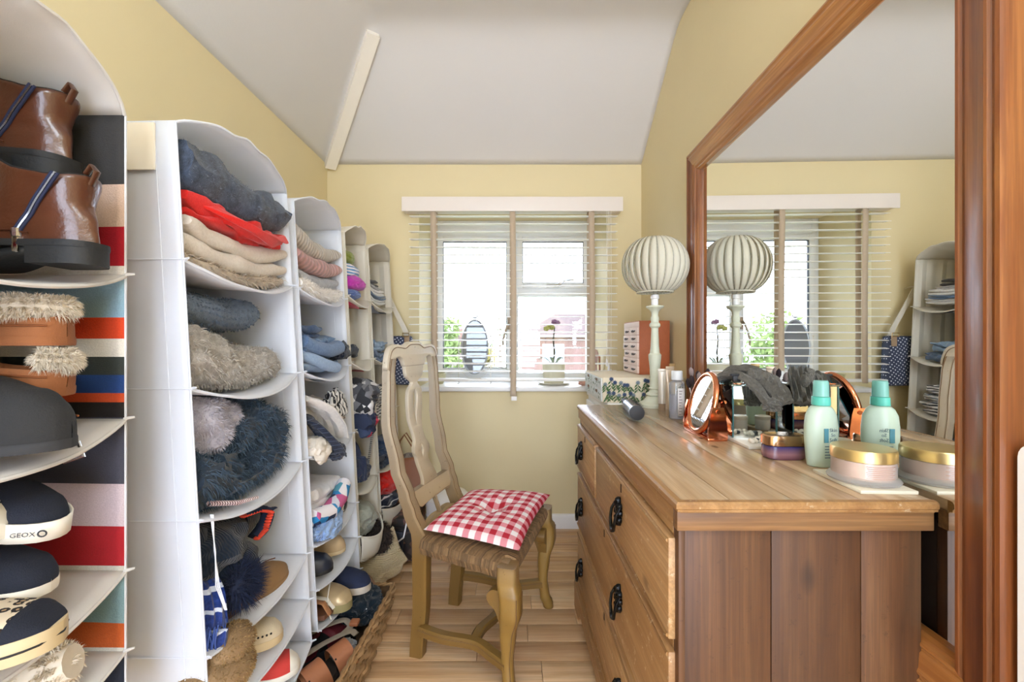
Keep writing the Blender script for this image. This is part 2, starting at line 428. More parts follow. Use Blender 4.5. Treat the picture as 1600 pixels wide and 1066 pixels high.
# blind
BY = 2.583
b = thing('venetian_blind', 'white wooden venetian blind with beige ladder tapes across the window', 'blind', (0, BY, .9))
g = G().box(-.636, .640, BY-.035, BY+.058, 1.878, 1.948, .003); g.box(-.636, .640, BY-.042, BY-.034, 1.868, 1.952, .003)
mk('headrail', g, plain('blind_pelmet', '#ebe2da', .5, var=.02), b)
def slat_g():
    rings = []
    for x in (-.598, .612):
        top = [Vector((x, -.025+.05*i/6, .003*math.sin(PI*i/6)+.0028)) for i in range(7)]
        bot = [Vector((x, .025-.05*i/6, .003*math.sin(PI*(6-i)/6))) for i in range(7)]
        rings.append(top+bot)
    return G().loft(rings)
NS = 21; zs = [1.846-.0452*i for i in range(NS)]
s0 = None
for i, z in enumerate(zs):
    if s0 is None: s0 = o = mk('slat', slat_g(), M_slat, b, base=(0,0,0))
    else: o = s0.copy(); COL.objects.link(o); o.parent = b
    o.location = (rr.uniform(-.003,.003), rr.uniform(-.002,.002), z-.9); o.rotation_euler = (math.radians(rr.uniform(3, 6)), rr.uniform(-.002,.002), 0)
mk('bottom_rail', G().box(-.598, .612, BY-.025, BY+.025, .886, .902, .004), M_slat, b)
for x, zb in ((-.457, .88), (.003, .80), (.459, .88)):
    for yy in (BY-.029, BY+.029):
        if yy > BY: zb = .88
        g = G().grid(lambda u, v: (x-.0165+.033*u+.006*math.sin(v*2.5)*(1 if yy < BY else 0), yy+.0008*math.sin(v*60), lerp(1.88, zb, v)), 1, 60)
        mk('ladder_tape', g, M_tape, b, solid=.0012)
g = G()
mk('tape_end', G().box(-.010+.006, .024+.004, BY-.034, BY-.024, .775, .80, .002), M_white, b)
for k, x in enumerate((.545, .556, .568)):
    g = G().tube([(x, BY-.045, 1.87), (x+.002, BY-.047, 1.4), (x, BY-.045, 1.02-.03*k)], .0013, 6)
    c = mk('pull_cord', g, plain('white_cord', '#eeeae2', .8), b)
    mk('cord_acorn', G().lathe([(.001,1.02-.03*k), (.005, 1.01-.03*k), (.007, .99-.03*k), (.005, .975-.03*k), (.001,.974-.03*k)], (x, BY-.045, 0), 10), M_white, c)

# ------------------------------------------------------------------ outside
M_lawn = plain('lawn', '#6a7450', .95, var=.25, vs=2)
tag(mk('ground', G().box(-60, 60, 3.6, 90, -3.1, -3.0), M_lawn), kind='structure')
M_brick = plain('far_brick', '#7a6058', .9, var=.15, vs=6); M_roof = plain('far_roof_tiles', '#4f403d', .9, var=.25, vs=4)
M_pale = plain('far_render', '#8d867c', .9); M_fwin = plain('far_window_glass', '#8f9aa5', .15)
def house(name, label, cx, cy, w, d, ez, rz, wallm, hip=2.2):
    h = thing(name, label, 'house', (cx, cy, -3.0))
    mk('wall', G().box(cx-w/2, cx+w/2, cy-d/2, cy+d/2, -3, ez), wallm, h)
    o = .35; x0, x1, y0, y1 = cx-w/2-o, cx+w/2+o, cy-d/2-o, cy+d/2+o
    g = G().add([(x0,y0,ez),(x1,y0,ez),(x1,y1,ez),(x0,y1,ez),(x0+hip+o,cy,rz),(x1-hip-o,cy,rz)], [(0,1,5,4),(1,2,5),(2,3,4,5),(3,0,4),(3,2,1,0)])
    rf = mk('roof', g, M_roof, h)
    for k in range(9):                                     # raised tile courses on the front slope
        pass
    mk('gutter', G().box(x0, x1, y0-.1, y0, ez-.06, ez+.06), M_white, h)
    ch = mk('chimney', G().box(cx+.8, cx+1.5, cy-.3, cy+.4, rz-.9, rz+.7), M_brick, rf)
    n = max(2, int(w/3))
    for k in range(n):
        wx = cx-w/2+w*(k+.5)/n
        for zz in (-2.2, ez-1.75):
            f = mk('window', G().box(wx-.75, wx+.75, cy-d/2-.05, cy-d/2+.02, zz, zz+1.2), M_white, h)
            gg = G()
            for a in (-.68, .03): gg.box(wx+a, wx+a+.64, cy-d/2-.07, cy-d/2-.04, zz+.08, zz+1.12)
            mk('pane', gg, M_fwin, f)
    return h
house('house', 'brick house with a red hipped roof seen through the window', 5.0, 34, 8.6, 7, 1.45, 3.2, M_brick, 2.6)
house('house', 'pale house low behind the oval mirror outside the window', -6.2, 42, 9, 7, -.4, 1.6, M_pale, 2.4)
def tree(label, cx, cy, top, wr, seed, leafc, n=1500, sp=.85):
    t = thing('tree', label, 'tree', (cx, cy, -3.0))
    mk('trunk', G().tube([(cx, cy, -3), (cx+.05, cy, -1.5), (cx-.05, cy, top-1.2)], [.16, .12, .05], 8), plain('bark', '#6a5a48', .9), t)
    q = random.Random(seed); V = []; F_ = []
    cl = [(q.uniform(-wr,wr)*.7, q.uniform(-wr,wr)*.7, q.uniform(-1.2, top-.4), q.uniform(.35,.65)*wr) for _ in range(12)]
    for _ in range(n):
        c = q.choice(cl); a, e = q.uniform(0, 2*PI), q.uniform(-1, 1); r = c[3]*q.uniform(.5, 1)
        p = Vector((cx+c[0]+r*math.cos(a)*math.sqrt(1-e*e), cy+c[1]+r*math.sin(a)*math.sqrt(1-e*e), c[2]+r*e))
        u = Vector((q.uniform(-1,1), q.uniform(-1,1), q.uniform(-1,1))).normalized(); w_ = u.orthogonal().normalized(); s_ = q.uniform(.10,.2)*sp
        bb = len(V); V += [p-u*s_, p+w_*s_*.5, p+u*s_, p-w_*s_*.5]; F_.append((bb,bb+1,bb+2,bb+3))
    tag(mk('foliage', G().add(V, F_), leafc, t, flip=True), kind='stuff')
M_lf1 = plain('spring_leaf', '#75874c', .8, var=.3, vs=2, trans=.3); M_lf2 = plain('pale_leaf', '#7f8a6c', .8, var=.25, vs=2, trans=.3); M_lf3 = plain('yellow_leaf', '#94884e', .8, var=.25, vs=2, trans=.3)
tree('bright green tree outside, left of the oval standing mirror', -3.2, 20, 2.3, 1.15, 1, M_lf1, 2600)
tree('slender pale tree outside beside the window mullion', -.55, 21, 3.4, .75, 2, M_lf2, 500, .6)
tree('yellow green shrub tree outside, right of the oval standing mirror', -1.35, 19, 1.6, .7, 3, M_lf3, 900)
tree('bushy green tree outside seen only in the big wall mirror', -8.9, 17, 1.9, 1.9, 4, M_lf1, 3000)
tree('broad green tree far left outside, seen only in the wall mirror', -14.5, 20, 1.8, 2.6, 5, M_lf1, 3500)
tree('rounded green tree outside left edge, behind the slats in the wall mirror', -5.4, 23, 1.5, 1.4, 6, M_lf1, 2200)
# ================================================================== HANGING ORGANISERS
M_cloth = plain('white_organiser_cloth', '#f4f7fd', .85, var=.02, vs=20, bump=.12, bs=700, trans=.42)
M_cream = plain('cream_organiser_cloth', '#ece7da', .85, var=.04, vs=14, bump=.15, bs=500, trans=.25)
M_seam = M_cloth
XBK = XL+.006
def sagf(y, y0, y1):
    v = (y-y0)/(y1-y0); return max(0.0, 1-(2*v-1)**2)
class Org:
    pass
def organiser(name, label, y0, y1, xo, zt, levels, mat, slant, arch=.05, sag=.038, bulge=.03, side=None, pleat=0, deep=False):
    q = Org(); q.y0, q.y1, q.xo, q.zt, q.sl, q.sag, q.levels = y0, y1, xo, zt, slant, sag, levels
    zb = levels[-1]
    t = thing(name, label, 'organiser', ((xo+XBK)/2, (y0+y1)/2, zb-.02), 'fabric organisers hung along the left wall')
    q.t = t
    fx = lambda z: xo+slant*(zt-z)
    q.fx = fx; q.mouth = lambda y, z: fx(z)+bulge*sagf(y, y0, y1)*(1 if z > .9 else .55)
    sm = side or mat
    edges = [zt]+list(levels)
    def puff(z):
        for a, b in zip(edges, edges[1:]):
            if b <= z <= a: return math.sin(PI*(z-b)/(a-b))
        return 0
    for yy, sgn, nm in ((y0, 1, 'side_panel'), (y1, -1, 'side_panel')):
        def f(u, v, yy=yy, sgn=sgn):
            z = lerp(zt, zb, v); x = lerp(XBK, fx(z), u)
            dy = .006*puff(z)*math.sin(PI*u)+.004*noise.noise(Vector((x*6, yy*9, z*5)))*math.sin(PI*min(1, u*1.0))
            if pleat and sgn < 0: dy += .005*math.sin(u*pleat)
            return (x, yy+dy*sgn*(-1 if sgn < 0 else 1)+0, z)
        pnl = mk(nm, G().grid(f, 26, 40), sm, t, solid=.0022)
        g = G()                                               # front border fold, seams at each shelf, piped front edge
        for du in ((0,) if side else (0, .045)):
            g.tube([(fx(lerp(zt, zb, k/16))-du, yy-.0015*(1 if sgn > 0 else -1), lerp(zt, zb, k/16)) for k in range(17)], .0022 if du == 0 else .0012, 6)
        for z in levels:
            g.tube([(lerp(XBK+.02, fx(z)+.004, k/8), yy-.0022*sgn*(1 if sgn > 0 else 1), z) for k in range(9)], .0016, 5)
        mk('seam', g, M_seam if mat is not M_cream else mat, pnl)
    mk('back_panel', G().grid(lambda u, v: (XBK+.002, lerp(y0, y1, u), lerp(zt, zb, v)), 4, 12), mat, t, solid=.002)
    def ftop(u, v):
        k = 1-(2*v-1)**2; k = k**.8
        x = lerp(XBK, fx(zt)+bulge*k, u)
        wr = .004*noise.noise(Vector((x*14, v*9, y0*5)))+.003*math.sin(v*26+u*9)*u*k
        return (x, lerp(y0, y1, v), zt+arch*k*(.25+.75*u)+wr*k)
    tp = mk('top_panel', G().grid(ftop, 16, 30), mat, t, solid=.002)
    mk('hem', G().tube([ftop(1, v/30) for v in range(31)], .003, 6), mat, tp)
    def shelf_z(x, y, z, s=None):
        k = sagf(y, y0, y1); u = (x-XBK)/(fx(z)-XBK); u = max(0, min(1.1, u))
        return z-(s if s is not None else sag)*k*(.35+.65*u)
    q.sz = shelf_z
    for i, z in enumerate(levels):
        s_ = (sag if z > .7 else sag*.6) if i < len(levels)-1 or not deep else sag*.6
        def fs(u, v, z=z, s_=s_):
            k = 1-(2*v-1)**2; x = lerp(XBK, fx(z)+bulge*k*(1 if z > .9 else .55), u); y = lerp(y0, y1, v)
            return (x, y, shelf_z(x, y, z, s_)+.002*noise.noise(Vector((x*12, y*12, z*7))))
        sh = mk('shelf', G().grid(fs, 14, 24), mat, t, solid=.0022)
        g = G().tube([Vector(fs(1, v/24))+Vector((.001, 0, -.002)) for v in range(25)], .0034, 6)
        for e in (0, 1):
            p = Vector(fs(1, e)); g.tube([p, p+Vector((.006, 0, .002)), p+Vector((.014, (e-.5)*.01, .003))], [.0034, .003, .002], 6)
        mk('hem', g, mat, sh)
        if deep and i == len(levels)-1:                        # deep front band of the lowest pocket
            def fb(u, v, z=z):
                k = 1-(2*v-1)**2; zz = lerp(z-sag*.6*k, z+.10-.035*k, u)
                return (fx(z)+bulge*k*(1+.5*u)+.004*math.sin(u*3), lerp(y0, y1, v), zz)
            fp = mk('front_band', G().grid(fb, 8, 24), mat, t, solid=.0025)
            mk('hem', G().tube([fb(1, v/24) for v in range(25)], .004, 6), mat, fp)
    return q
LV = [1.29, 1.02, .745, .46, .32, .19]
stripe = [(.3,'#2b2f3a'),(.552,'#d8d2c6'),(.562,'#c65f2c'),(.609,'#86a6ae'),(.702,'#d8d2c8'),(.710,'#b3272f'),(.782,'#d3c0c6'),(.861,'#4a4a55'),(.982,'#2b2624'),(1.005,'#d2532c'),(1.025,'#2c4a86'),(1.056,'#3d4340'),(1.086,'#efe9dd'),(1.12,'#dd4a26'),(1.162,'#93b4c6'),(1.237,'#e6ddd2'),(1.252,'#b01f2b'),(1.326,'#d8b9a4'),(1.401,'#3f3d3b')]
zb0 = .559-.145-.02
M_stripe = bands('striped_organiser_cloth', [(z-(.42-.02), c) for z, c in stripe], -.2, 1.2)
M_grey = plain('grey_organiser_cloth', '#e7e4e0', .85, var=.04, bump=.12, bs=600, trans=.3)
O0 = organiser('shoe_organiser', 'striped fabric shoe organiser nearest the camera with grey lining and boots', .40, .798, -.70, 1.528, [1.239, .979, .704, .559, .42], M_grey, 0, arch=.075, side=M_stripe)
O1 = organiser('clothes_organiser', 'white fabric organiser next to the striped one, navy sweater on top', .92, 1.368, -.70, 1.577, LV, M_cloth, .056)
O2 = organiser('clothes_organiser', 'white fabric organiser with ribbed knits on top and blue jeans below', 1.416, 1.80, -.70, 1.57, LV, M_cloth, .056)
O3 = organiser('clothes_organiser', 'cream fabric organiser holding the magenta and green bundles', 1.845, 2.10, -.70, 1.575, [1.31, 1.03, .748, .482, .20], M_cream, .05, pleat=40, deep=True)
O4 = organiser('clothes_organiser', 'cream fabric organiser nearest the window wall, flat folded piles on top', 2.147, 2.516, -.70, 1.572, [1.31, 1.033, .748, .482, .20], M_cream, .05, pleat=46, deep=True)
# paper label pinned in the first white organiser's side
g = G().box(-.845, -.74, .9125, .9165, 1.475, 1.572, 0)
tg = solo('paper_tag', 'cream paper tag at the top of the white organiser side beside the stripes', 'tag', g, plain('tag_paper', '#e9e0cf', .9, var=.03))

# ------------------------------------------------------------------ clothes builders
def fold(g, q, xf, d, yc, w, z, h, layers=2, seed=0, wob=.006, fit=True, over=0.0, taper=.0, twist=0, crush=.5):
    """a folded garment lying on a shelf: rounded folds face the room, it follows the sag of the shelf"""
    rs = random.Random(seed); hl = h/layers
    for l in range(layers):
        dx = rs.uniform(-.012, .008)*(layers > 1); dw = rs.uniform(-.02, .012)*(layers > 1); z0 = z+l*hl
        rings = []; NS_ = 26
        for k in range(NS_+1):
            v = k/NS_; y = yc-(w+dw)/2+(w+dw)*v
            e = min(1, (1-abs(2*v-1)**4.5)+.02)**.5                 # rounded ends
            xf_ = xf+dx-over*l+.012*noise.noise(Vector((y*9, seed, l)))+twist*(v-.5)
            xb = xf_-d
            hh = hl*(.55+.45*e)*(1-taper*v)
            ring = []
            n1 = 7; rad = hh/2
            zc = z0+hl/2*(1-taper*v) 
            prof = []
            for j in range(n1): prof.append((lerp(xb, xf_-rad, j/n1), zc-rad))
            for j in range(9):
                a = -PI/2+PI*j/8; prof.append((xf_-rad+rad*1.1*math.cos(a), zc+rad*math.sin(a)))
            for j in range(n1): prof.append((lerp(xf_-rad, xb, (j+1)/n1), zc+rad))
            for x, zz in prof:
                o = Vector((x*11+seed*3.1, y*11+l*2.2, zz*16))
                nz = noise.noise(o)*wob+noise.noise(o*2.6)*wob*crush
                zz2 = zz+nz
                if fit and q: zz2 += q.sz(x, y, 0)*.85
                ring.append(Vector((x+nz*.8*(x > xf_-rad*2), y+noise.noise(o+Vector((9, 0, 0)))*wob, zz2)))
            rings.append(ring)
        g.loft(rings)
    return g
def sheet_pile(g, q, xf, d, yc, w, z, h, n, seed=0):
    return fold(g, q, xf, d, yc, w, z, h, n, seed, .004)
def crumple(g, c, r, seed, amp=.35, sub=5, freq=2.2, flat=.75):
    bm = bmesh.new(); bmesh.ops.create_icosphere(bm, subdivisions=sub, radius=1); o = Vector((seed*5.3, seed*2.9, seed))
    for v in bm.verts:
        d = v.co.normalized()
        k = 1+amp*.6*noise.noise(d*freq+o)
        rg = 1-abs(noise.noise(d*freq*1.7+o*2))*2.2; k += amp*.45*rg
        rg2 = 1-abs(noise.noise(d*freq*4+o*3))*2; k += amp*.14*rg2
        p = Vector((d.x*r[0]*k, d.y*r[1]*k, d.z*r[2]*k)); p.z = max(p.z, -r[2]*flat)
        v.co = p+Vector(c)
    return g.bm(bm)
def drape(g, pts, wid, thick, seed=0, n=14, pleats=3):
    """a band of cloth running along pts, folded lengthwise into pleats"""
    pts = [Vector(p) for p in pts]; rings = []
    P = []
    for i in range(len(pts)-1):
        for k in range(6): P.append(pts[i].lerp(pts[i+1], k/6))
    P.append(pts[-1])
    for _ in range(3): P = [P[0]]+[(P[i-1]+P[i]*2+P[i+1])/4 for i in range(1, len(P)-1)]+[P[-1]]
    for i, p in enumerate(P):
        t = (P[min(i+1, len(P)-1)]-P[max(i-1, 0)]).normalized(); s = t.cross(Vector((0, 0, 1)))
        if s.length < .2: s = t.cross(Vector((0, 1, 0)))
        s.normalize(); u = s.cross(t); ring = []
        for j in range(n*2):
            a = 2*PI*j/(n*2); ca, sa = math.cos(a), math.sin(a)
            wv = .25*math.sin(pleats*ca*3+i*.25+seed)+.3*noise.noise(Vector((ca*2, i*.2, seed)))
            ring.append(p+s*(wid/2*ca)+u*(thick/2*sa+thick*wv))
        rings.append(ring)
    return g.loft(rings)
# ------------------------------------------------------------------ first white organiser (O1)
def settle(g, q, m=.005):
    """keep a garment inside its compartment: above its shelf, under the next one, between the side panels"""
    zm = sum(p.z for p in g.v)/len(g.v); ed = [q.zt+.09]+list(q.levels); lo = max([z for z in q.levels if z < zm+.0], default=q.levels[-1])
    hi = min([z for z in ed if z > lo+.01])
    def f(p):
        y = min(max(p.y, q.y0+.010+m), q.y1-.010-m); x = p.x; z = p.z
        if x < q.mouth(y, lo)+.012:
            z = max(z, q.sz(x, y, lo, q.sag*(1 if lo > .7 else .6))+m+.003)
        if x < q.mouth(y, hi)+.010 and hi < q.zt: z = min(z, q.sz(x, y, hi, q.sag*(1 if hi > .7 else .6))-m-.004)
        return Vector((max(x, XBK+.015), y, z))
    return g.fn(f)
def cl(name, label, g, m, fur=None, group=None, cat='clothing', **k):
    """one garment; fur = (count, length, width, material, seed, droop)"""
    settle(g, q)
    o = solo(name, label, cat, g, m, group, **k)
    if fur:
        n, ln, wd, fm, sd, dr = fur
        tag(mk('pile_fur', settle(G().fur(g, n, ln, wd, sd, droop=dr), q, .001), fm, o, flip=True), kind='stuff')
    return o
GA, GB, GC, GD = 'knitwear piled on the top shelf of the first white organiser', 'fleeces in the first white organiser', 'knits on the top shelf of the second white organiser', 'jeans piled in the second white organiser'
q = O1; yc = 1.15; ym = 1.144
F_shag = plain('shag_cream_brown', '#c9b9a6', .95, var=.4, vs=30, isl=.7)
F_cream = fabric('cream_fleece', '#ddd3c6', '#cfc3b4', scale=150)
F_red = fabric('red_jersey', '#e2281f', '#cf1d18', scale=200)
F_navywool = fabric('navy_grey_wool', '#4c586c', '#262d39', scale=45, bump=.6)
g = fold(G(), q, -.695, .33, ym, .40, 1.293, .03, 1, 11, .004)
cl('shaggy_garment', 'brown and cream shaggy garment at the bottom of the top pile', g, F_shag, (5000, .018, .0011, F_shag, 3, .7), GA)
g = fold(G(), q, -.690, .33, ym, .41, 1.321, .085, 2, 12, .008)
cl('fleece_jumper', 'cream fleece folded twice under the red top', g, F_cream, (3500, .004, .0004, F_cream, 5, .3), GA)
g = fold(G(), q, -.692, .33, ym, .38, 1.403, .055, 2, 13, .014, crush=1)
drape(g, [(-.735, .985, 1.43), (-.69, 1.06, 1.415), (-.675, 1.13, 1.40), (-.68, 1.22, 1.395), (-.69, 1.29, 1.415)], .07, .022, 2)
cl('red_jersey', 'bright red jersey top squashed between cream fleece and navy wool', g, F_red, None, GA)
g = fold(G(), q, -.678, .35, ym+.005, .42, 1.45, .125, 1, 14, .02, crush=.6, taper=.1)
cl('wool_jumper', 'dark navy grey wool jumper folded on top of the red top', g, F_navywool, (6000, .006, .0004, plain('wool_hair', '#7e8797', .95, var=.4, vs=60, isl=.45), 6, .3), GA)
F_bob = fabric('blue_bobble_fleece', '#6d7f96', '#4d5c70', scale=90, bump=1.0)
g = fold(G(), q, -.72, .30, 1.105, .30, 1.172, .085, 1, 15, .008)
cl('bobble_fleece', 'blue grey bobbly fleece rolled above the marled jumper', g, F_bob, (5000, .006, .0016, F_bob, 7, .4), GB)
F_marl = fabric('grey_marl_fluff', '#bdb6ad', '#8b847c', scale=70, bump=.8)
g = fold(G(), q, -.685, .32, 1.13, .37, 1.022, .148, 1, 16, .022, crush=.8, taper=.35)
cl('marled_jumper', 'pale grey marled fluffy jumper under the blue fleece', g, F_marl, (9000, .011, .0007, plain('marl_hair', '#cfc9c1', .95, var=.4, vs=50, isl=.45), 8, .5), GB)
F_lilac = fabric('lilac_grey_fleece', '#b9b5bf', '#9c98a3', scale=80)
g = G().blob((-.775, 1.05, .925), (.105, .10, .085), 4, .2, 1.6, 4)
cl('lilac_fleece', 'fluffy lilac grey fleece rolled up above the navy shaggy one', g, F_lilac, (9000, .010, .0007, plain('lilac_hair', '#c3bfca', .95, var=.35, vs=60, isl=.45), 9, .4), GB)
F_nv = fabric('navy_shaggy', '#2b3b4d', '#1b2632', scale=60)
g = fold(G(), q, -.672, .32, 1.13, .36, .748, .135, 1, 17, .03, crush=.9)
g.blob((-.76, 1.18, .885), (.10, .13, .085), 6, .3, 2, 4); g.blob((-.72, 1.27, .86), (.06, .07, .07), 9, .3, 2, 3)
cl('shaggy_fleece', 'navy blue shaggy fleece spilling over its shelf', g, F_nv, (16000, .020, .0009, plain('navy_hair', '#46596c', .95, var=.55, vs=25, isl=.45), 10, .6), GB)
g = G().tube([(-.678, .985, .757), (-.652, 1.05, .735), (-.640, 1.11, .727)], [.006, .006, .004], 8)
solo('zip_edge', 'pink striped zip edge under the navy shaggy fleece', 'zip', g, fabric('zip_tape', '#c9a1a4', '#f0e8e8', stripes=(180, '#54333a', 'Y', .4)))
# shelf D: navy ribbed cardigan, pompom hat, scarf, moccasins
F_cable = fabric('navy_cable_knit', '#1f2a38', '#151d28', knit=170, kdir='Y', kstr=.10, bump=.35)
g = fold(G(), q, -.70, .30, 1.08, .26, .60, .12, 1, 18, .018, crush=.7); g.blob((-.74, 1.06, .62), (.09, .11, .065), 3, .2, 2, 4)
cl('ribbed_cardigan', 'navy ribbed cardigan with an orange red trimmed edge', g, F_cable)
kn = bpy.data.objects['ribbed_cardigan']
pts = [(-.705, 1.15, .672), (-.69, 1.20, .668), (-.685, 1.235, .652), (-.685, 1.245, .645), (-.69, 1.225, .605), (-.70, 1.195, .59)]
g = G(); drape(g, pts, .045, .014, 1, pleats=1); mk('collar_band', g, plain('navy_band', '#1b2740', .9), kn)
g = G()
pp = [Vector(p) for p in pts]
for i in range(len(pp)-1):
    for k in range(6):
        p = pp[i].lerp(pp[i+1], k/6); g.blob((p.x+.012, p.y-.012, p.z-.004), (.011, .006, .005), i*7+k, .1, 1, 1)
o = mk('trim_rib', g, plain('orange_red_trim', '#e0482f', .85), kn); tag(o, 'orange red ribbed trim')
F_pom = plain('pompom_navy', '#1b2644', .9, var=.4, vs=30, isl=.6)
hat = thing('pompom_hat', 'navy knitted hat with a big furry pompom between scarf and moccasin', 'hat', (-.70, 1.07, .47))
g = G().blob((-.73, 1.10, .555), (.09, .09, .065), 5, .12, 2, 4); mk('knit_cap', g, F_cable, hat)
gp = G().blob((-.655, 1.065, .535), (.030, .045, .045), 2, .05, 2, 3); pmo = mk('pompom', gp, F_pom, hat)
tag(mk('pompom_fur', G().fur(gp, 2600, .032, .0007, 4, droop=.1, jit=.5), F_pom, pmo, flip=True), kind='stuff')
sf = thing('tasselled_scarf', 'royal blue and white tasselled scarf hanging at the shelf edge', 'scarf', (-.66, .985, .46))
F_scarf = fabric('royal_blue_scarf', '#2d4692', '#1b2a62', scale=80, stripes=(26, '#cfd6e6', 'Z', .22))
g = G(); drape(g, [(-.72, 1.01, .60), (-.675, .99, .56), (-.655, .975, .50), (-.65, .965, .44)], .05, .02, 3); mk('scarf_cloth', g, F_scarf, sf)
g = G()
for k in range(26):
    x, y = -.655+R.uniform(-.014, .02), .965+R.uniform(-.02, .03); l = R.uniform(.07, .13)
    g.tube([(x, y, .50), (x+R.uniform(-.006,.01), y+R.uniform(-.006,.006), .47), (x+R.uniform(-.01,.014), y+R.uniform(-.012,.012), .52-l-.02)], [.002, .002, .001], 4)
mk('tassel', g, plain('blue_tassel', '#4a63af', .9, var=.5, vs=60, isl=.6), sf)
g = G()
for k in range(3):
    g.tube([(-.652+.003*k, .955, .745), (-.646-.004*k, .962+.004*k, .66), (-.652+.004*k, .972, .58), (-.640+.002*k, .985, .52)], .0013, 5)
solo('drawstring', 'thin white drawstrings hanging in front of the pompom hat', 'cord', g, plain('cord_white2', '#e6e9f2', .8))

# ------------------------------------------------------------------ second white organiser (O2)
q = O2; ym = 1.608
def kn(i, c, c2, rib, **k): return fabric('knit_%d' % i, c, c2, knit=rib, kdir='Y', **k)
g = fold(G(), q, -.695, .32, ym, .345, 1.44, .085, 1, 21, .008, taper=.35)
cl('taupe_knit', 'taupe and cream striped rib knit on top of the pink one', g, kn(1, '#cfc6bb', '#bdb3a7', 62, kstr=.55), None, GC)
g = fold(G(), q, -.688, .32, ym, .35, 1.385, .062, 1, 22, .008, taper=.2)
cl('pink_knit', 'dusty pink chunky ribbed knit between taupe and grey knits', g, kn(2, '#cfa19c', '#b98a86', 42, kstr=.7), None, GC)
g = fold(G(), q, -.70, .32, ym, .33, 1.335, .052, 1, 23, .009, taper=.1)
cl('grey_knit', 'soft grey marl jumper under the pink knit', g, fabric('grey_marl', '#b5b6ba', '#9a9ba1', scale=60), (2500, .005, .0004, plain('grey_hair', '#c3c4c8', .95, isl=.45), 11, .3), GC)
F_wf = fabric('white_fluff', '#ece6df', '#dcd5cc', scale=60)
g = fold(G(), q, -.683, .32, ym, .345, 1.293, .048, 1, 24, .014)
cl('fluffy_white_jumper', 'fluffy white jumper at the bottom of the knit pile', g, F_wf, (7000, .016, .0008, plain('white_hair', '#f1ece6', .95, var=.12, isl=.45), 12, .6), GC)
def denim(i, c, c2): return fabric('denim_%d' % i, c, c2, scale=120, bump=.5)
D1, D2, D3, D4 = denim(1, '#7f9cc0', '#5f7fa8'), denim(2, '#33486a', '#22324d'), denim(3, '#9cb4d2', '#86a0c2'), denim(4, '#1c2333', '#131926')
WJ = fabric('white_denim', '#dedad6', '#cfcac5', scale=120)
g = fold(G(), q, -.72, .28, ym-.06, .22, 1.155, .045, 2, 25, .012, crush=.8)
cl('jeans', 'dark blue jeans leg folded at the very top of the jeans pile', g, denim(5, '#4c658c', '#354a6b'), None, GD)
g = fold(G(), q, -.695, .3, ym, .33, 1.117, .038, 2, 26, .012, crush=.8)
cl('jeans', 'pale blue jeans second from the top of the jeans pile', g, D1, None, GD)
g = fold(G(), q, -.685, .3, ym+.01, .335, 1.083, .045, 2, 27, .012, crush=.8)
g.tube([(-.69, 1.455, 1.12), (-.675, 1.52, 1.095), (-.668, 1.62, 1.085), (-.67, 1.70, 1.095)], [.022, .024, .026, .028], 12)
cl('jeans', 'mid blue rolled jeans in the middle of the jeans pile', g, denim(6, '#6b86ab', '#4f698f'), None, GD)
g = fold(G(), q, -.69, .3, ym+.04, .27, 1.055, .03, 1, 28, .012, crush=1)
crumple(g, (-.68, 1.735, 1.075), (.03, .055, .035), 3, .5, 4)
cl('jeans', 'nearly black jeans with a crumpled end in the jeans pile', g, D4, None, GD)
g = fold(G(), q, -.68, .3, ym-.03, .29, 1.04, .026, 1, 29, .008)
g.tube([(-.70, 1.45, 1.075), (-.675, 1.50, 1.058), (-.662, 1.57, 1.035), (-.66, 1.66, 1.02)], [.018, .02, .021, .02], 12)
cl('jeans', 'light sky blue jeans above the white pair', g, D3, None, GD)
g = fold(G(), q, -.678, .3, ym-.01, .31, 1.018, .030, 2, 30, .008)
cl('jeans', 'white jeans at the bottom of the jeans pile', g, WJ, None, GD)
# shelf C
F_bl = fabric('white_cotton', '#e7e3de', '#d9d4ce', scale=90)
g = fold(G(), q, -.70, .28, ym-.02, .29, .80, .12, 1, 31, .022, crush=1); drape(g, [(-.70, 1.46, .93), (-.665, 1.52, .90), (-.645, 1.58, .84), (-.645, 1.62, .77)], .10, .02, 4)
cl('white_blouse', 'crumpled white blouse beside the draped navy trousers', g, F_bl)
g = G(); crumple(g, (-.675, 1.675, .865), (.035, .05, .06), 5, .5, 4)
cl('striped_blouse', 'black and white striped top tucked behind the white blouse', g, fabric('bw_stripe', '#e9e6e1', '#dedad4', stripes=(70, '#26262a', 'Y', .45)))
F_nt = fabric('navy_trouser', '#2b3245', '#1d2231', scale=100, stripes=(60, '#4c566e', 'Z', .12))
g = G(); drape(g, [(-.72, 1.45, .875), (-.675, 1.47, .86), (-.645, 1.51, .80), (-.628, 1.545, .745), (-.625, 1.57, .715)], .085, .02, 2); crumple(g, (-.625, 1.575, .722), (.022, .045, .028), 8, .5, 4)
cl('navy_trousers', 'navy pinstripe trousers draped down over the shelf edge', g, F_nt)
g = G(); crumple(g, (-.67, 1.485, .745), (.05, .06, .05), 9, .3, 4)
cl('ivory_vest', 'ivory top bunched below the navy trousers', g, fabric('ivory_cotton', '#e3dacd', '#d6ccbe', scale=90))
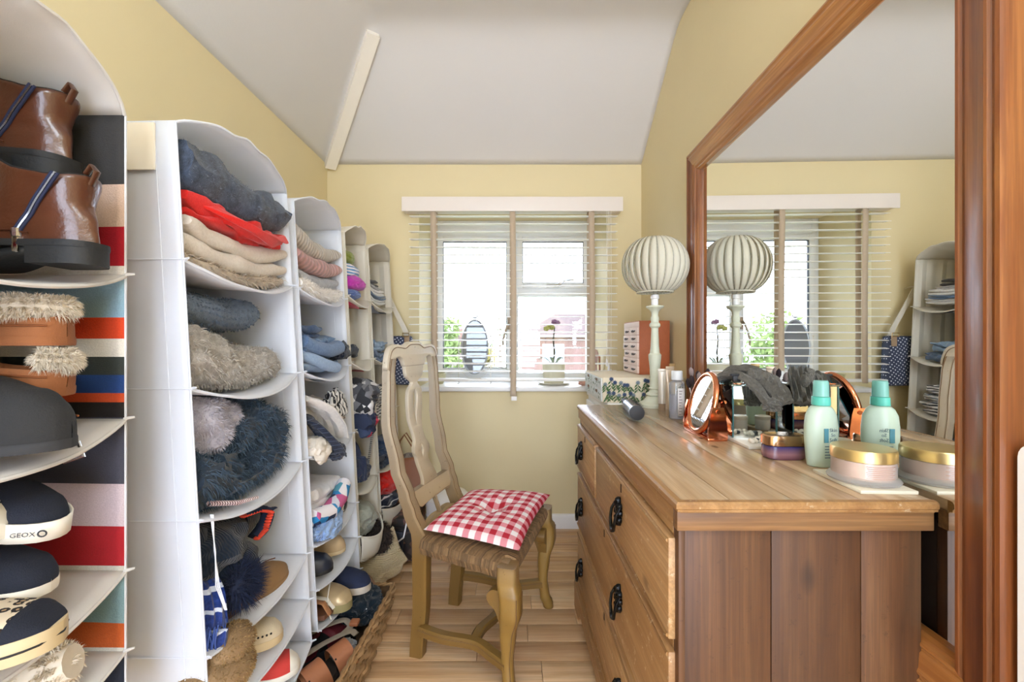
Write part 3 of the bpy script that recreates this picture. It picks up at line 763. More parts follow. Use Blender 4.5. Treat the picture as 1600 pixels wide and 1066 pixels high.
# shelf D
g = fold(G(), q, -.665, .3, ym-.03, .28, .545, .085, 2, 33, .016, crush=.8)
cl('white_shirt', 'smooth white shirt above the colourful scarf', g, fabric('white_satin', '#e9e6e6', '#dddada', scale=60))
F_cs = None
def scarfmat(name, cols, s=26):
    m, nt, b = newmat(name); v = coords(nt, (s,)*3); vo = nd(nt, 'ShaderNodeTexVoronoi', i_Vector=v, i_Scale=1.0)
    k = nd(nt, 'ShaderNodeSeparateColor', i_0=vo.outputs['Color']).outputs[0]
    nt.links.new(ramp(nt, k, [(i/len(cols), C(c)) for i, c in enumerate(cols)], 'CONSTANT'), b.inputs['Base Color']); b.inputs['Roughness'].default_value = .8; return m
g = G().tube([(-.655, 1.45, .535), (-.635, 1.53, .53), (-.63, 1.61, .545), (-.64, 1.68, .575)], [.028, .03, .03, .026], 14)
g.fn(lambda p: p+Vector((0, 0, .004*math.sin(p.y*110))))
cl('colourful_scarf', 'turquoise pink and white patterned scarf rolled under the white shirt', g, scarfmat('multi_scarf', ['#2b86c0', '#d9dbe6', '#1d2b4d', '#c75f8f', '#efe9ec', '#5fa3b8']))
g = G(); crumple(g, (-.645, 1.535, .475), (.04, .085, .042), 12, .4, 5)
cl('light_blue_shirt', 'light blue cotton top hanging over the shelf under the patterned scarf', g, fabric('sky_cotton', '#9db9e0', '#86a4d0', scale=90))
g = G().blob((-.655, 1.655, .505), (.035, .045, .042), 3, .15, 1.5, 4)
cl('zebra_shirt', 'small black and white striped roll behind the light blue top', g, fabric('zebra', '#ebe8e4', '#e0ddd8', stripes=(95, '#1d1d20', 'X', .5)))
# ------------------------------------------------------------------ third (O3) and fourth (O4) organisers
q = O3
GE, GF = 'bundles on the top shelf of the first cream organiser', 'flat folded pile in the cream organiser by the window'
def bundle(name, label, c, r, m, seed, grp=None, amp=.2):
    return cl(name, label, crumple(G(), c, r, seed, amp, 4, 1.8, .95), m, None, grp)
bundle('green_bundle', 'olive green bundle at the top of the small pile', (-.745, 1.925, 1.48), (.05, .075, .035), fabric('olive', '#8a9440', '#6f7a30'), 3, GE)
bundle('striped_bundle', 'white bundle with rainbow stripes under the olive one', (-.735, 1.93, 1.425), (.055, .085, .034), fabric('multi_stripe', '#e9e4ea', '#dcd6de', stripes=(75, '#4f86b4', 'Z', .45)), 4, GE)
bundle('magenta_bundle', 'magenta pink bundle in the middle of the small pile', (-.72, 1.95, 1.372), (.06, .095, .034), fabric('magenta', '#c23fae', '#a92c95'), 5, GE)
bundle('blue_bundle', 'dusty blue bundle under the magenta one', (-.73, 1.935, 1.325), (.055, .08, .027), fabric('dusty_blue', '#6579b0', '#4d6196'), 6, GE)
bundle('red_bundle', 'crimson bundle lowest in the small pile', (-.725, 1.925, 1.292), (.05, .07, .022), fabric('crimson', '#d42c55', '#b81f45'), 7, GE)
bundle('tan_roll', 'tan roll on the shelf beside the crimson bundle', (-.70, 2.01, 1.292), (.035, .045, .02), fabric('tan_cloth', '#c9a15e', '#b28a49'), 8)
g = G().add([(-.78,1.87,1.14),(-.66,1.99,1.11),(-.72,2.0,1.075),(-.80,1.87,1.08),(-.73,1.93,1.16),(-.69,1.95,1.07)], [(0,4,1),(0,3,5),(0,5,4),(4,5,1),(5,2,1),(3,2,5),(0,1,2,3)])
g2 = fold(G(), q, -.69, .2, 1.93, .14, 1.05, .10, 1, 41, .02, fit=False, taper=.6, crush=1)
cl('dark_slate_shirt', 'dark slate top folded to a point on the second shelf', g2, fabric('slate', '#39414f', '#2b323e'))
bundle('coral_sock', 'small coral red sock on the second shelf edge', (-.70, 1.97, 1.015), (.035, .04, .02), fabric('coral', '#d86a70', '#c4545c'), 9)
bundle('grey_scarf', 'black grey and white patterned scarf heaped on the third shelf', (-.675, 1.93, .87), (.075, .10, .075), scarfmat('grey_scarf_mat', ['#2a2b30', '#c9c6c3', '#77777b', '#e6e4e1', '#4a4b50'], 34), 10, None, .4)
bundle('navy_red_scarf', 'navy scarf with red and white print hanging below the grey one', (-.655, 1.925, .765), (.06, .085, .062), scarfmat('navy_scarf_mat', ['#26304b', '#394766', '#d9d8dc', '#26304b', '#b8324a'], 22), 11, None, .4)
g = G(); drape(g, [(-.70, 1.86, .72), (-.665, 1.88, .66), (-.65, 1.885, .58), (-.652, 1.885, .53)], .07, .025, 5); crumple(g, (-.69, 1.93, .55), (.06, .08, .05), 12, .4, 4)
cl('dark_navy_shirt', 'dark navy top drooping over the fourth shelf', g, fabric('dk_navy', '#353c52', '#272d40'))
g = G().tube([(-.648, 2.09, .85), (-.650, 2.07, .72), (-.66, 2.05, .60), (-.665, 2.02, .52)], .006, 6)
cl('belt_cord', 'thin black and white cord dangling in the cream organiser', g, fabric('twist_cord', '#2a2a2c', '#88857f', stripes=(120, '#d8d4cc', 'Z', .3)), None, None, 'cord')
bundle('sage_cloth', 'sage grey cloth in the lowest pocket of the first cream organiser', (-.715, 1.98, .32), (.085, .10, .075), fabric('sage', '#a9ada0', '#92968a'), 13, None, .35)
q = O4; ym = 2.33
pile = [(1.345, .03, '#3b4048', 'charcoal grey top at the very top of the flat pile', .16), (1.375, .04, '#4a4443', None, .12)]
for i, (z, h, c, lab, w_) in enumerate([(1.313, .024, '#8b96a6', 'blue grey tee lowest in the flat pile', .30), (1.337, .03, '#dcd9d6', 'white tee with layered edges in the flat pile', .31), (1.367, .018, '#57708f', 'denim blue top in the middle of the flat pile', .27), (1.385, .03, '#e4e1de', 'upper white tee in the flat pile', .28), (1.415, .018, '#b9b6b4', 'light grey top near the top of the flat pile', .22), (1.433, .035, '#3a3532', 'dark brown top on the flat pile', .18)]):
    cl('folded_shirt', lab, sheet_pile(G(), q, -.69-.006*i, .28, ym-.02, w_, z, h, 2, 50+i), fabric('flat_%d' % i, c, None, scale=100), None, GF)
for i, (z, h, c, lab) in enumerate([(1.036, .05, '#5d7391', 'dark blue jeans on the second shelf by the window'), (1.086, .055, '#8fa9c4', 'light blue jeans on the second shelf by the window')]):
    cl('jeans', lab, fold(G(), q, -.68-.01*i, .28, ym-.02, .27-.05*i, z, h, 2, 60+i, .014, crush=1), denim(20+i, c, None), None, 'jeans by the window')
for i, (z, h, c, lab) in enumerate([(.752, .06, '#e6e4e2', 'black and white striped top on the third shelf by the window'), (.812, .05, '#d9dadd', 'grey striped top above the black and white one'), (.862, .045, '#eceae8', 'zebra striped top at the head of the third shelf by the window')]):
    cl('striped_shirt', lab, fold(G(), q, -.67-.01*i, .28, ym-.02, .29-.03*i, z, h, 2, 66+i, .016, crush=1), fabric('st_%d' % i, c, None, stripes=(60+10*i, '#22252c' if i != 1 else '#5d6470', 'Z', .4)), None, 'striped tops by the window')
g = fold(G(), q, -.66, .28, ym-.01, .30, .486, .075, 2, 70, .02, crush=1); crumple(g, (-.68, 2.30, .575), (.07, .12, .05), 14, .4, 4)
cl('dark_jeans', 'dark denim jeans heaped on the fourth shelf by the window', g, denim(30, '#2f425f', '#20304a'))
q = O4
bundle('red_jumper', 'bright red jumper in the lowest pocket by the window', (-.68, 2.33, .385), (.08, .12, .065), fabric('red2', '#d62418', '#b81b12'), 15, None, .3)
bundle('navy_striped_shirt', 'navy and white striped top under the red jumper', (-.705, 2.33, .285), (.085, .14, .055), fabric('nv_st', '#1e2433', '#2a3142', stripes=(30, '#dcdcdc', 'Z', .18)), 16, None, .35)
# ------------------------------------------------------------------ shoes
def shoe(name, label, loc, ang, L, W, H, collar, sole, mup, msole, mlin, open_=(.06, .52), toe=.9, tilt=(0, 0), group=None, cat='shoe', heel=0, pointy=2.4, toecap=None, solew=1.06):
    """shoe with heel at the origin and toe along local +x: sole, upper with a real opening, toe cap"""
    t = thing(name, label, cat, loc, group)
    Mx = Matrix.Translation(loc) @ Matrix.Rotation(ang, 4, 'Z') @ Matrix.Rotation(tilt[0], 4, 'Y') @ Matrix.Rotation(tilt[1], 4, 'X')
    def hw(u):
        e = (1-max(0, (u-.62)/.38)**pointy)**.5 if u > .62 else 1
        hl = (1-max(0, (.10-u)/.10)**2)**.5 if u < .10 else 1
        return W/2*(.70+.30*smooth(.3, .68, u)-.06*math.sin(PI*smooth(.15, .6, u)))*max(.015, e)*max(.015, hl)
    def top(u): return interp([(0, collar*.97), (.12, collar), (open_[1]-.06, collar*.92), (open_[1]+.10, H*1.05), (.85, H*toe), (.95, H*.66), (1, H*.34)], u)
    n = 26; us = [0, .012, .035, .07]+[.11+.80*k/n for k in range(n+1)]+[.94, .965, .985, 1.0]
    hz = lambda u: heel*(1-smooth(.25, .62, u))
    rings = []
    for u in us:
        w = hw(u)*solew; ring = []
        for (a, z) in ((-1, 0), (-1.03, sole*.3), (-1.02, sole*.8), (-.97, sole), (.97, sole), (1.02, sole*.8), (1.03, sole*.3), (1, 0)):
            ring.append(Vector((u*L, a*w, z+hz(u) if z > 0 or u > .3 else (z+hz(u) if heel == 0 else 0))))
        rings.append(ring)
    so = mk('sole', G().loft(rings).xf(Mx), msole, t)
    m = 28; rings = []; g = G()
    for u in us:
        w = hw(u); o = smooth(open_[0]-.05, open_[0]+.03, u)*(1-smooth(open_[1]-.02, open_[1]+.06, u)); h = top(u)
        ring = []
        for j in range(m+1):
            s = -1+2*j/m; th = PI/2*(1-abs(s)); sg = 1 if s > 0 else -1
            cy, cz = math.cos(th)**.75, math.sin(th)**.8
            y, z = sg*w*cy, sole+(h-sole)*cz
            in_ = smooth(.36, .50, 1-abs(s))*o
            if o > .01 and in_ > 0:
                q_ = (1-abs(s)-.36)/.64
                yi = sg*w*.62*(1-q_)**.5; zi = sole+.006+(h-sole)*max(0, .62-q_*2.2)
                y, z = lerp(y, yi, in_), lerp(z, zi, in_)
            ring.append(Vector((u*L, y, z+hz(u))))
        rings.append(ring)
    g.loft(rings, caps=False, closed=False)
    nr = len(us)
    for f in range(len(g.f)):
        i, j = divmod(f, m); u = us[i]; s = abs(-1+2*(j+.5)/m)
        if open_[0] < u < open_[1]+.02 and (1-s) > .47: g.m[f] = 1
        if toecap and u > toecap[0]: g.m[f] = 2
    ms = [mup, mlin]+([toecap[1]] if toecap else [])
    g.xf(Mx); up = mk('upper', g, ms, t, sharp=60)
    t['_'] = 0; del t['_']
    return t, Mx, up, g, hw, top
M_brown = plain('brown_leather', '#54301f', .28, var=.5, vs=9, bump=.15, bs=160, coat=.3)
M_brownd = plain('dark_brown_leather', '#4a2818', .3, var=.3, vs=9, bump=.15, bs=160, coat=.3)
M_rub = plain('black_rubber', '#1d1d1d', .7, var=.1, bump=.2, bs=120); M_lind = plain('dark_lining', '#121214', .9)
M_tan = plain('tan_suede', '#8f5833', .9, var=.14, vs=10, bump=.2, bs=400); M_shear = plain('shearling', '#e3d7c4', .95, var=.15, vs=40, isl=.3)
M_navyc = plain('navy_canvas', '#161b29', .9, var=.15, vs=30, bump=.3, bs=500); M_whiter = plain('white_rubber', '#e2dccf', .6, var=.08)
M_beiger = plain('beige_rubber', '#c9b58f', .6, var=.1); M_zip = plain('silver_zip', '#b9bcc4', .25, 1, .1)
def boot(label, loc, ang, S=1, flip=1, grp=None, tilt=(0,0)):
    """ankle boot: heel at origin, toe along +x; side zip, welted sole, block heel, pull tab"""
    t = thing('ankle_boot', label, 'boot', loc, grp)
    Mx = Matrix.Translation(loc) @ Matrix.Rotation(ang, 4, 'Z') @ Matrix.Rotation(tilt[0], 4, 'Y') @ Matrix.Rotation(tilt[1], 4, 'X') @ Matrix.Scale(S, 4)
    L = .285
    def hw(u): return .05*(.66+.34*smooth(.3, .7, u))*((1-max(0, (u-.68)/.32)**2.4)**.5 if u > .68 else 1)*((1-max(0, (.12-u)/.12)**2)**.5 if u < .12 else 1)
    us = [0.004, .02, .05, .09, .13]+[.17+.77*k/22 for k in range(23)]+[.965, .985, .998]
    g = G(); rings = []
    for u in us: rings.append([Vector((u*L-.004, a*(hw(u)+.004), z)) for a, z in ((-1, .026), (-1.03, .029), (-1, .036), (1, .036), (1.03, .029), (1, .026))])
    mk('welt', g.loft(rings).xf(Mx), M_rub, t)
    g = G(); rings = []
    for u in [0.004, .02, .06, .12, .2, .29]: rings.append([Vector((u*L-.004, a*(hw(min(u,.2))+.003), z)) for a, z in ((-1, 0), (-1, .027), (1, .027), (1, 0))])
    mk('heel', g.loft(rings).xf(Mx), M_rub, t)
    g = G().grid(lambda u, v: (.29*L+u*.7*L, (2*v-1)*hw(.29+u*.7)*.97, .012*(1-u)**2*0+.020-.018*smooth(0, .5, u)+.006*0), 14, 4); 
    mk('outsole', g.xf(Mx), M_rub, t, solid=.012, off=0)
    # body: horizontal slices from welt to collar
    rings = []; n = 40
    for k in range(19):
        h = k/18; z = .034+.106*h
        fr = interp([(0, L*.985), (.16, L*.97), (.34, L*.78), (.52, L*.565), (.75, L*.50), (1, L*.50)], h)
        bk = interp([(0, 0), (.3, .004), (.6, .016), (1, .010)], h)
        ww = interp([(0, 1.0), (.2, 1.0), (.45, .92), (.7, .88), (1, .98)], h)
        ring = []
        for j in range(n):
            a = 2*PI*j/n; cx = (math.cos(a)); x = bk+(fr-bk)*(.5+.5*math.copysign(abs(cx)**.72, cx)); u = x/L
            y = math.sin(a); y = math.copysign(abs(y)**.8, y)*lerp(hw(min(.985, max(.02, u)))/max(.3, abs(math.sin(a))**.0+0), .042, smooth(.3, .8, h))*ww
            dip = .010*math.cos(a*2)*smooth(.8, 1, h)+.034*smooth(.5, 1, h)*((x-bk)/(fr-bk)-.25)
            ring.append(Vector((x, y, z+dip-.014*smooth(.7, 1, h)*(1-(x-bk)/(fr-bk))*0+.003*noise.noise(Vector((x*40, y*40, z*40))))))
        rings.append(ring)
    top = rings[-1]; cx = sum((p for p in top), Vector())/n
    g = G(); nb = len(rings)
    inner = [[cx+(p-cx)*sc_k+Vector((0, 0, dz)) for p in top] for dz, sc_k in ((.002, .94), (-.02, .82), (-.06, .7))]
    g.loft(rings+inner, caps=False)
    for f in range(len(g.f)):
        if f//n >= nb-1: g.m[f] = 1
    g.add([p for p in inner[-1]], [tuple(range(n))], 1)
    up = mk('upper', g.xf(Mx), [M_brown, M_lind], t, sharp=70)
    # side zip and puller on the side that faces the room
    sy = flip
    def side(x, z): 
        h = (z-.034)/.106; ww = interp([(0, 1.0), (.2, 1.0), (.45, .92), (.7, .88), (1, .98)], h)
        return Vector((x, sy*(lerp(hw(max(.02, x/L)), .042, smooth(.3, .8, h))*ww+.0015), z))
    zp = [side(lerp(.092, .026, k/12)+.005*math.sin(PI*k/12), lerp(.048, .134, k/12)) for k in range(13)]
    zz = mk('zip', G().tube(zp, .0020, 6).xf(Mx), M_zip, up)
    for off in (-.0042, .0042):
        mk('zip_tape', G().tube([p+Vector((off, -sy*.0005, off*.4)) for p in zp], .0022, 6).xf(Mx), plain('navy_zip_tape', '#1d2340', .8), zz)
    p = zp[0]; g = G().box(p.x-.005, p.x+.005, p.y-.004, p.y+.004, p.z-.032, p.z-.006, .003); g.tube([p+Vector((0, 0, k)) for k in (.004, 0, -.008)], .006, 8)
    mk('zip_puller', g.xf(Mx), M_chrome, zz)
    sea = G()
    for pts in ([side(.135, .04), side(.150, .07), side(.142, .10), side(.122, .115)], [side(.075, .045), side(.10, .05), side(.15, .046), side(.2, .045)]):
        sea.tube(pts, .0016, 5)
    mk('stitched_seam', sea.xf(Mx), M_brownd, up)
    g = G().tube([(.012, 0, .128), (.002, 0, .150), (.010, 0, .160), (.020, 0, .146)], .006, 8, flat=.4)
    mk('pull_tab', g.xf(Mx), M_brownd, up)
    return t
GBT = 'brown ankle boots on the top shelf of the striped organiser'
boot('front brown leather ankle boot with an open side zip on the top shelf', (-.655, .700, 1.238), PI, 1.0, 1, GBT)
boot('second brown ankle boot propped up behind the first, collar and zip showing', (-.735, .733, 1.386), PI-.03, 1.0, 1, GBT, tilt=(-.08, 0))
# suede slippers with shearling cuffs
def slipper(name, label, loc, ang, mup, cuff, L=.25, tilt=(0,0), H=.075, cat='slipper', grp=None, sole=None, ccol=None, nf=3500, cw=.011):
    t, Mx, up, g, hw, top = shoe(name, label, loc, ang, L, .098, H, H*1.12, .014, mup, sole or mup, M_shear, (.05, .50), .85, tilt, grp, cat)
    pts = []
    for k in (range(30) if cuff else range(11, 20)):
        a = 2*PI*k/30; u = .27+.24*math.cos(a); y = hw(max(.03,u))*.92*math.sin(a)
        pts.append(Mx @ Vector((u*L, y, top(u)*.93+.004)))
    cf = G().tube(pts, cw, 8, closed=bool(cuff))
    c = mk('cuff', cf, ccol or M_shear, up)
    tag(mk('cuff_fur', G().fur(cf, nf*2, .011, .0005, 3, droop=.5, jit=.8), ccol or M_shear, c, flip=True), kind='stuff')
    g2 = G().tube([Mx @ Vector((u*L, (hw(u)+.001)*s, .030+.012*smooth(.5, 1, u))) for s in (1,) for u in [.03+.94*k/24 for k in range(25)]], .0016, 5)
    mk('seam', g2, plain('tan_seam', '#7a431d', .9), up)
    return t
slipper('suede_slipper', 'tan suede slipper with a shaggy shearling cuff, upper one of the pair', (-.695, .690, 1.113), PI+.12, M_tan, 1, H=.054, grp='tan suede slippers', nf=6500, cw=.015)
slipper('suede_slipper', 'tan suede slipper with a fur tuft at the heel, under the other tan one', (-.692, .685, 1.035), PI+.1, M_tan, 0, H=.05, tilt=(-.10, 0), grp='tan suede slippers', cw=.014)
slipper('felt_boot', 'charcoal grey suede slipper boot in front of the tan slippers', (-.895, .590, .968), .15, plain('charcoal_suede', '#212122', .85, var=.3, vs=8, bump=.3, bs=300), 1, L=.27, H=.10, sole=plain('charcoal_foam', '#2c2c2e', .8))
# trainers and pumps, shelf C
GS = 'canvas shoes on the third shelf of the striped organiser'
t, Mx, up, g, hw, top = shoe('canvas_shoe', 'navy trainer with a white sole and a cream toe marked with stripes', (-.955, .60, .865), .1, .24, .09, .06, .075, .018, M_navyc, M_whiter, M_lind, tilt=(.1, 0), group=GS, toecap=(.78, M_whiter))
for k in range(4):
    u = .80+.035*k; mk('toe_stripe', G().tube([Mx @ Vector((u*.24, hw(u)*1.01*math.cos(a), .018+(top(u)-.017)*math.sin(a)**.8)) for a in [PI*j/12 for j in range(13)]], .0016, 5), M_navyc, up)
t, Mx, up, g, hw, top = shoe('canvas_shoe', 'black canvas shoe with a white rubber toe carrying a small logo', (-.918, .690, .865), -.12, .24, .092, .062, .08, .016, M_navyc, M_whiter, M_lind, tilt=(.16, 0), group=GS)
g = G()
rings = []
for k in range(13):
    a = -1.35+2.7*k/12; x = .155+.089*math.cos(a); y = .049*math.sin(a)
    rings.append([Mx @ Vector((x, y, z)) for z in (.0, .028)])
g.loft(rings, caps=False, closed=False); tb = mk('toe_bumper', g, M_whiter, t, solid=.003)
def letter(body, size, Mt, m, parent, name='lettering'):
    cu = bpy.data.curves.new(name, 'FONT'); cu.body = body; cu.size = size; cu.extrude = size*.02; cu.align_x = 'CENTER'; cu.resolution_u = 2
    tmp = bpy.data.objects.new(name, cu); COL.objects.link(tmp); dg = bpy.context.evaluated_depsgraph_get()
    me = bpy.data.meshes.new_from_object(tmp.evaluated_get(dg)); bpy.data.objects.remove(tmp)
    o = bpy.data.objects.new(name, me); me.materials.append(m); COL.objects.link(o); o.parent = parent
    o.matrix_local = Matrix.Translation(-Vector(parent['base'])) @ Mt; o['base'] = tuple(parent['base']); return o
M_ink = plain('printed_ink', '#2a2c33', .6)
letter('GEOX', .0095, Mx @ Matrix.Translation((.226, -.0335, .011)) @ Matrix.Rotation(math.radians(38), 4, 'Z') @ Matrix.Rotation(PI/2, 4, 'X'), M_ink, tb)
ce = Mx @ Vector((.226, -.0335, .015))
mk('logo_ring', G().tube([Mx @ (Vector((.226, -.0335, .015))+Vector((.0205*math.cos(.663)+.0045*math.cos(a)*math.cos(.663), .0205*math.sin(.663)+.0045*math.cos(a)*math.sin(.663), .0045*math.sin(a)))+Vector((.001, -.0012, 0))) for a in [2*PI*k/16 for k in range(16)]], .0011, 5, closed=True), M_ink, tb)
shoe('canvas_shoe', 'navy slip on behind the leopard one with a white sole', (-.915, .645, .765), .05, .23, .09, .058, .08, .016, M_navyc, M_whiter, M_lind, group=GS, tilt=(.08, 0))
def leopard():
    m, nt, b = newmat('leopard_print'); v = coords(nt, (1,1,1)); vo = nd(nt, 'ShaderNodeTexVoronoi', i_Vector=v, i_Scale=75.0, i_Randomness=.9)
    n = noise_t(nt, v, 110, 2); d = mth(nt, 'ADD', vo.outputs['Distance'], mth(nt, 'MULTIPLY', mth(nt, 'SUBTRACT', n, .5), .5))
    nt.links.new(ramp(nt, d, [(0, C('#b39470')), (.22, C('#b39470')), (.23, C('#201a17')), (.44, C('#201a17')), (.47, C('#dccbb0'))], 'LINEAR'), b.inputs['Base Color']); b.inputs['Roughness'].default_value = .9; return m
t, Mx, up, g, hw, top = shoe('leopard_slip_on', 'black slip on with a leopard print vamp and thick beige sole', (-.845, .545, .705), .28, .235, .098, .06, .072, .03, leopard(), M_beiger, M_lind, (.05, .42), group=GS, toecap=(.80, M_navyc))
g = G().tube([Mx @ Vector((u*.235, s*(hw(u)*1.10), .015)) for u, s in [(.1+.9*k/20, -1) for k in range(21)]+[(1-.9*k/20, 1) for k in range(21)]], .0016, 5)
mk('sole_line', g, M_rub, t)
bk = thing('shoe_buckle', 'small square silver buckle catching light under the second shelf', 'buckle', (-.70, .70, .945))
g = G().tube([(-.715, .70, .95), (-.692, .705, .957), (-.68, .70, .938), (-.703, .695, .93)], .004, 8, closed=True); mk('frame', g, M_chrome, bk)
mk('prong', G().tube([(-.703, .698, .953), (-.69, .698, .935)], .002, 6), M_chrome, bk)
# shelf D: black cable with plug tip, sheepskin slipper
cb = thing('cable', 'black cable with a thin metal tip lying on the fourth shelf', 'cable', (-.72, .58, .705))
g = G().tube([(-.80, .56, .693), (-.74, .575, .690), (-.70, .58, .690)], [.006, .007, .004], 8); g.tube([(-.70, .58, .690), (-.675, .59, .691)], .0025, 6); mk('plug', g, M_blackmatt, cb)
mk('wire', G().tube([(-.80, .56, .694), (-.83, .53, .688), (-.77, .50, .680), (-.70, .54, .680), (-.67, .60, .685)], .0009, 5), M_blackmatt, cb)
sl = thing('sheepskin_slipper', 'brown slipper with a sheepskin lining on the fourth shelf', 'slipper', (-.77, .66, .565))
g = G().blob((-.80, .655, .60), (.11, .05, .035), 3, .1, 1.5, 4); mk('upper', g, plain('dark_suede', '#5c4534', .9, var=.3, vs=20), sl)
g = G().tube([(-.75, .65, .61), (-.70, .66, .625), (-.665, .67, .635)], [.03, .034, .024], 12); c = mk('lining', g, M_shear, sl)
tag(mk('lining_fur', G().fur(g, 4500, .010, .0008, 8, droop=.3), M_shear, c, flip=True), kind='stuff')
# dark shoe low in the striped organiser
shoe('black_pump', 'black pump on the lowest shelf of the striped organiser', (-.955, .66, .435), .1, .24, .09, .05, .07, .012, M_lind, M_rub, M_lind)

# moccasins and shoes in the first white organiser
M_sheep = plain('tan_sheepskin', '#8d7150', .92, var=.35, vs=14, bump=.25, bs=250)
F_tanfur = plain('tan_pile', '#b79a70', .95, var=.3, vs=40, isl=.4)
slipper('moccasin', 'tan sheepskin moccasin lying along the shelf beside the pompom', (-.735, 1.045, .432), 1.35, plain('mocc_suede', '#8a6a45', .9, var=.25, vs=12, bump=.3, bs=200), 1, L=.27, H=.06, ccol=F_tanfur, grp='sheepskin moccasins', nf=2500, tilt=(-.02, 0))
t = thing('furry_slipper', 'big furry tan slipper bulging out at the near end of the shelf', 'slipper', (-.64, .985, .36))
g = G().blob((-.660, .985, .385), (.072, .085, .052), 2, .12, 1.3, 4); g.blob((-.645, 1.005, .43), (.05, .065, .035), 7, .1, 1.3, 4)
u_ = mk('upper', g, M_sheep, t); tag(mk('pile_fur', G().fur(g, 9000, .006, .0007, 5, droop=.5), plain('slipper_pile', '#a58658', .95, var=.35, vs=30, isl=.45), u_, flip=True), kind='stuff')
M_canv = plain('cream_canvas', '#cfc2a8', .9, var=.12, vs=30, bump=.3, bs=400); M_coral = plain('coral_red_canvas', '#c23a33', .85, var=.15, bump=.3, bs=400)
t, Mx, up, g, hw, top = shoe('lace_shoe', 'cream perforated lace shoe under the moccasin', (-.76, 1.12, .325), .45, .16, .085, .055, .07, .02, M_canv, M_beiger, M_lind)
ey = G()
for s in (-1, 1):
    for k in range(9):
        u = .35+.06*k; ey.blob(Mx @ Vector((u*.16, s*hw(u)*.98, .036)), (.003, .003, .003), 1, 0, 1, 1)
mk('eyelet', ey, M_rub, up)
shoe('red_canvas_shoe', 'coral red canvas shoe with a cream toe on the lowest shelf', (-.76, 1.17, .195), .5, .18, .085, .055, .065, .016, M_coral, M_whiter, M_lind, toecap=(.84, M_whiter))
# second white organiser shoes
shoe('beige_loafer', 'beige loafer at the back of the second organiser shoe shelf', (-.78, 1.62, .335), .25, .16, .08, .06, .065, .012, plain('beige_nubuck', '#b79f7c', .85, var=.1), M_beiger, M_lind)
shoe('navy_loafer', 'dark navy leather loafer in front of the beige one', (-.80, 1.475, .335), .25, .19, .085, .06, .07, .012, plain('navy_leather', '#1f2634', .4, var=.15), M_rub, M_lind)
t, Mx, up, g, hw, top = shoe('navy_slip_on', 'navy canvas slip on sticking out of the lowest shelf of the second organiser', (-.77, 1.70, .190), -.22, .245, .098, .066, .085, .024, plain('navy_canvas2', '#1c2540', .9, var=.2, vs=20, bump=.3, bs=400), plain('grey_rubber', '#b5ab9d', .7), plain('grey_lining', '#8d8d90', .9), (.05, .45))
M_gold = plain('gold_leather', '#b9a27c', .35, .3, .12, 20)
t, Mx, up, g, hw, top = shoe('gold_trainer', 'pale gold trainer with a trailing lace beside the navy slip on', (-.75, 1.60, .19), -.35, .20, .09, .065, .09, .026, M_gold, plain('khaki_rubber', '#8c8056', .8), M_lind, (.05, .42))
mk('lace', G().tube([Mx @ Vector(p) for p in ((.09, -.02, .085), (.11, .01, .088), (.13, -.02, .08), (.15, -.05, .06), (.16, -.06, .02), (.175, -.062, -.005))], .0022, 6), M_whiter, up)
sn = thing('patterned_sandal', 'brown and cream patterned strappy sandal tucked in front of the gold trainer', 'sandal', (-.66, 1.50, .19))
mk('footbed', G().prism([(-.70,1.44),(-.62,1.46),(-.60,1.53),(-.64,1.58),(-.70,1.56)], lambda a, b, c: Vector((a, b, c)), .196, .212), plain('sandal_brown', '#6d4630', .6), sn)
for k in range(3):
    y = 1.47+.035*k; mk('strap', G().tube([(-.695+.01*k, y, .21), (-.67, y+.005, .25-.01*k), (-.63, y+.005, .245-.01*k), (-.605+.0*k, y, .21)], .012, 8, flat=.35), plain('sandal_strap', '#a8754f', .5, .3, .35, 60) if k != 1 else M_whiter, sn)
# ================================================================== CHAIR
def paint(name, c1, c2, dark):
    m, nt, b = newmat(name); v = coords(nt); n = noise_t(nt, v, 7, 4); f = noise_t(nt, coords(nt, (60, 60, 8)), 1.0, 4, .7)
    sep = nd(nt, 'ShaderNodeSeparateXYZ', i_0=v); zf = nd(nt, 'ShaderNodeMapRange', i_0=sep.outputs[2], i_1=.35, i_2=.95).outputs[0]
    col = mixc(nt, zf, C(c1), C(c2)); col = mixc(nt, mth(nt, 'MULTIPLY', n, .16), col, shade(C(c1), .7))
    ge = nt.nodes.new('ShaderNodeNewGeometry'); p = ramp(nt, ge.outputs['Pointiness'], [(.50, (0,0,0,1)), (.58, (1,1,1,1))])
    col = mixc(nt, mth(nt, 'MULTIPLY', p, .55), col, C(dark)); sp = ramp(nt, noise_t(nt, v, 70, 4, .7), [(.66, (0,0,0,1)), (.70, (.8,.8,.8,1))])
    col = mixc(nt, sp, col, shade(C(dark), .7)); col = mixc(nt, mth(nt, 'MULTIPLY', f, .12), col, shade(C(c1), .5))
    nt.links.new(col, b.inputs['Base Color']); b.inputs['Roughness'].default_value = .42; bumpit(nt, b, f, .12, .002); return m
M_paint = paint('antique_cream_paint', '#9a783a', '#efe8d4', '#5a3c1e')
M_line = plain('worn_edge_line', '#6e5234', .6, var=.3, vs=40)
RN, RF, FN, FF = Vector((-.327, 1.555, 0)), Vector((-.221, 1.908, 0)), Vector((-.012, 1.375, 0)), Vector((.134, 1.853, 0))
wdir = (RF-RN).normalized(); bdir = Vector((-.963, .267, 0)); cr = (RN+RF)/2; HWD = (RF-RN).length/2
rake = lambda z: interp([(0, .015), (.2, 0), (.42, 0), (.507, .035), (.57, .055), (.666, .09), (.83, .122), (1.12, .128)], z)
def BK(u, v, t): z = .42+v; return cr+wdir*u+bdir*(rake(z)+t)+Vector((0, 0, z))
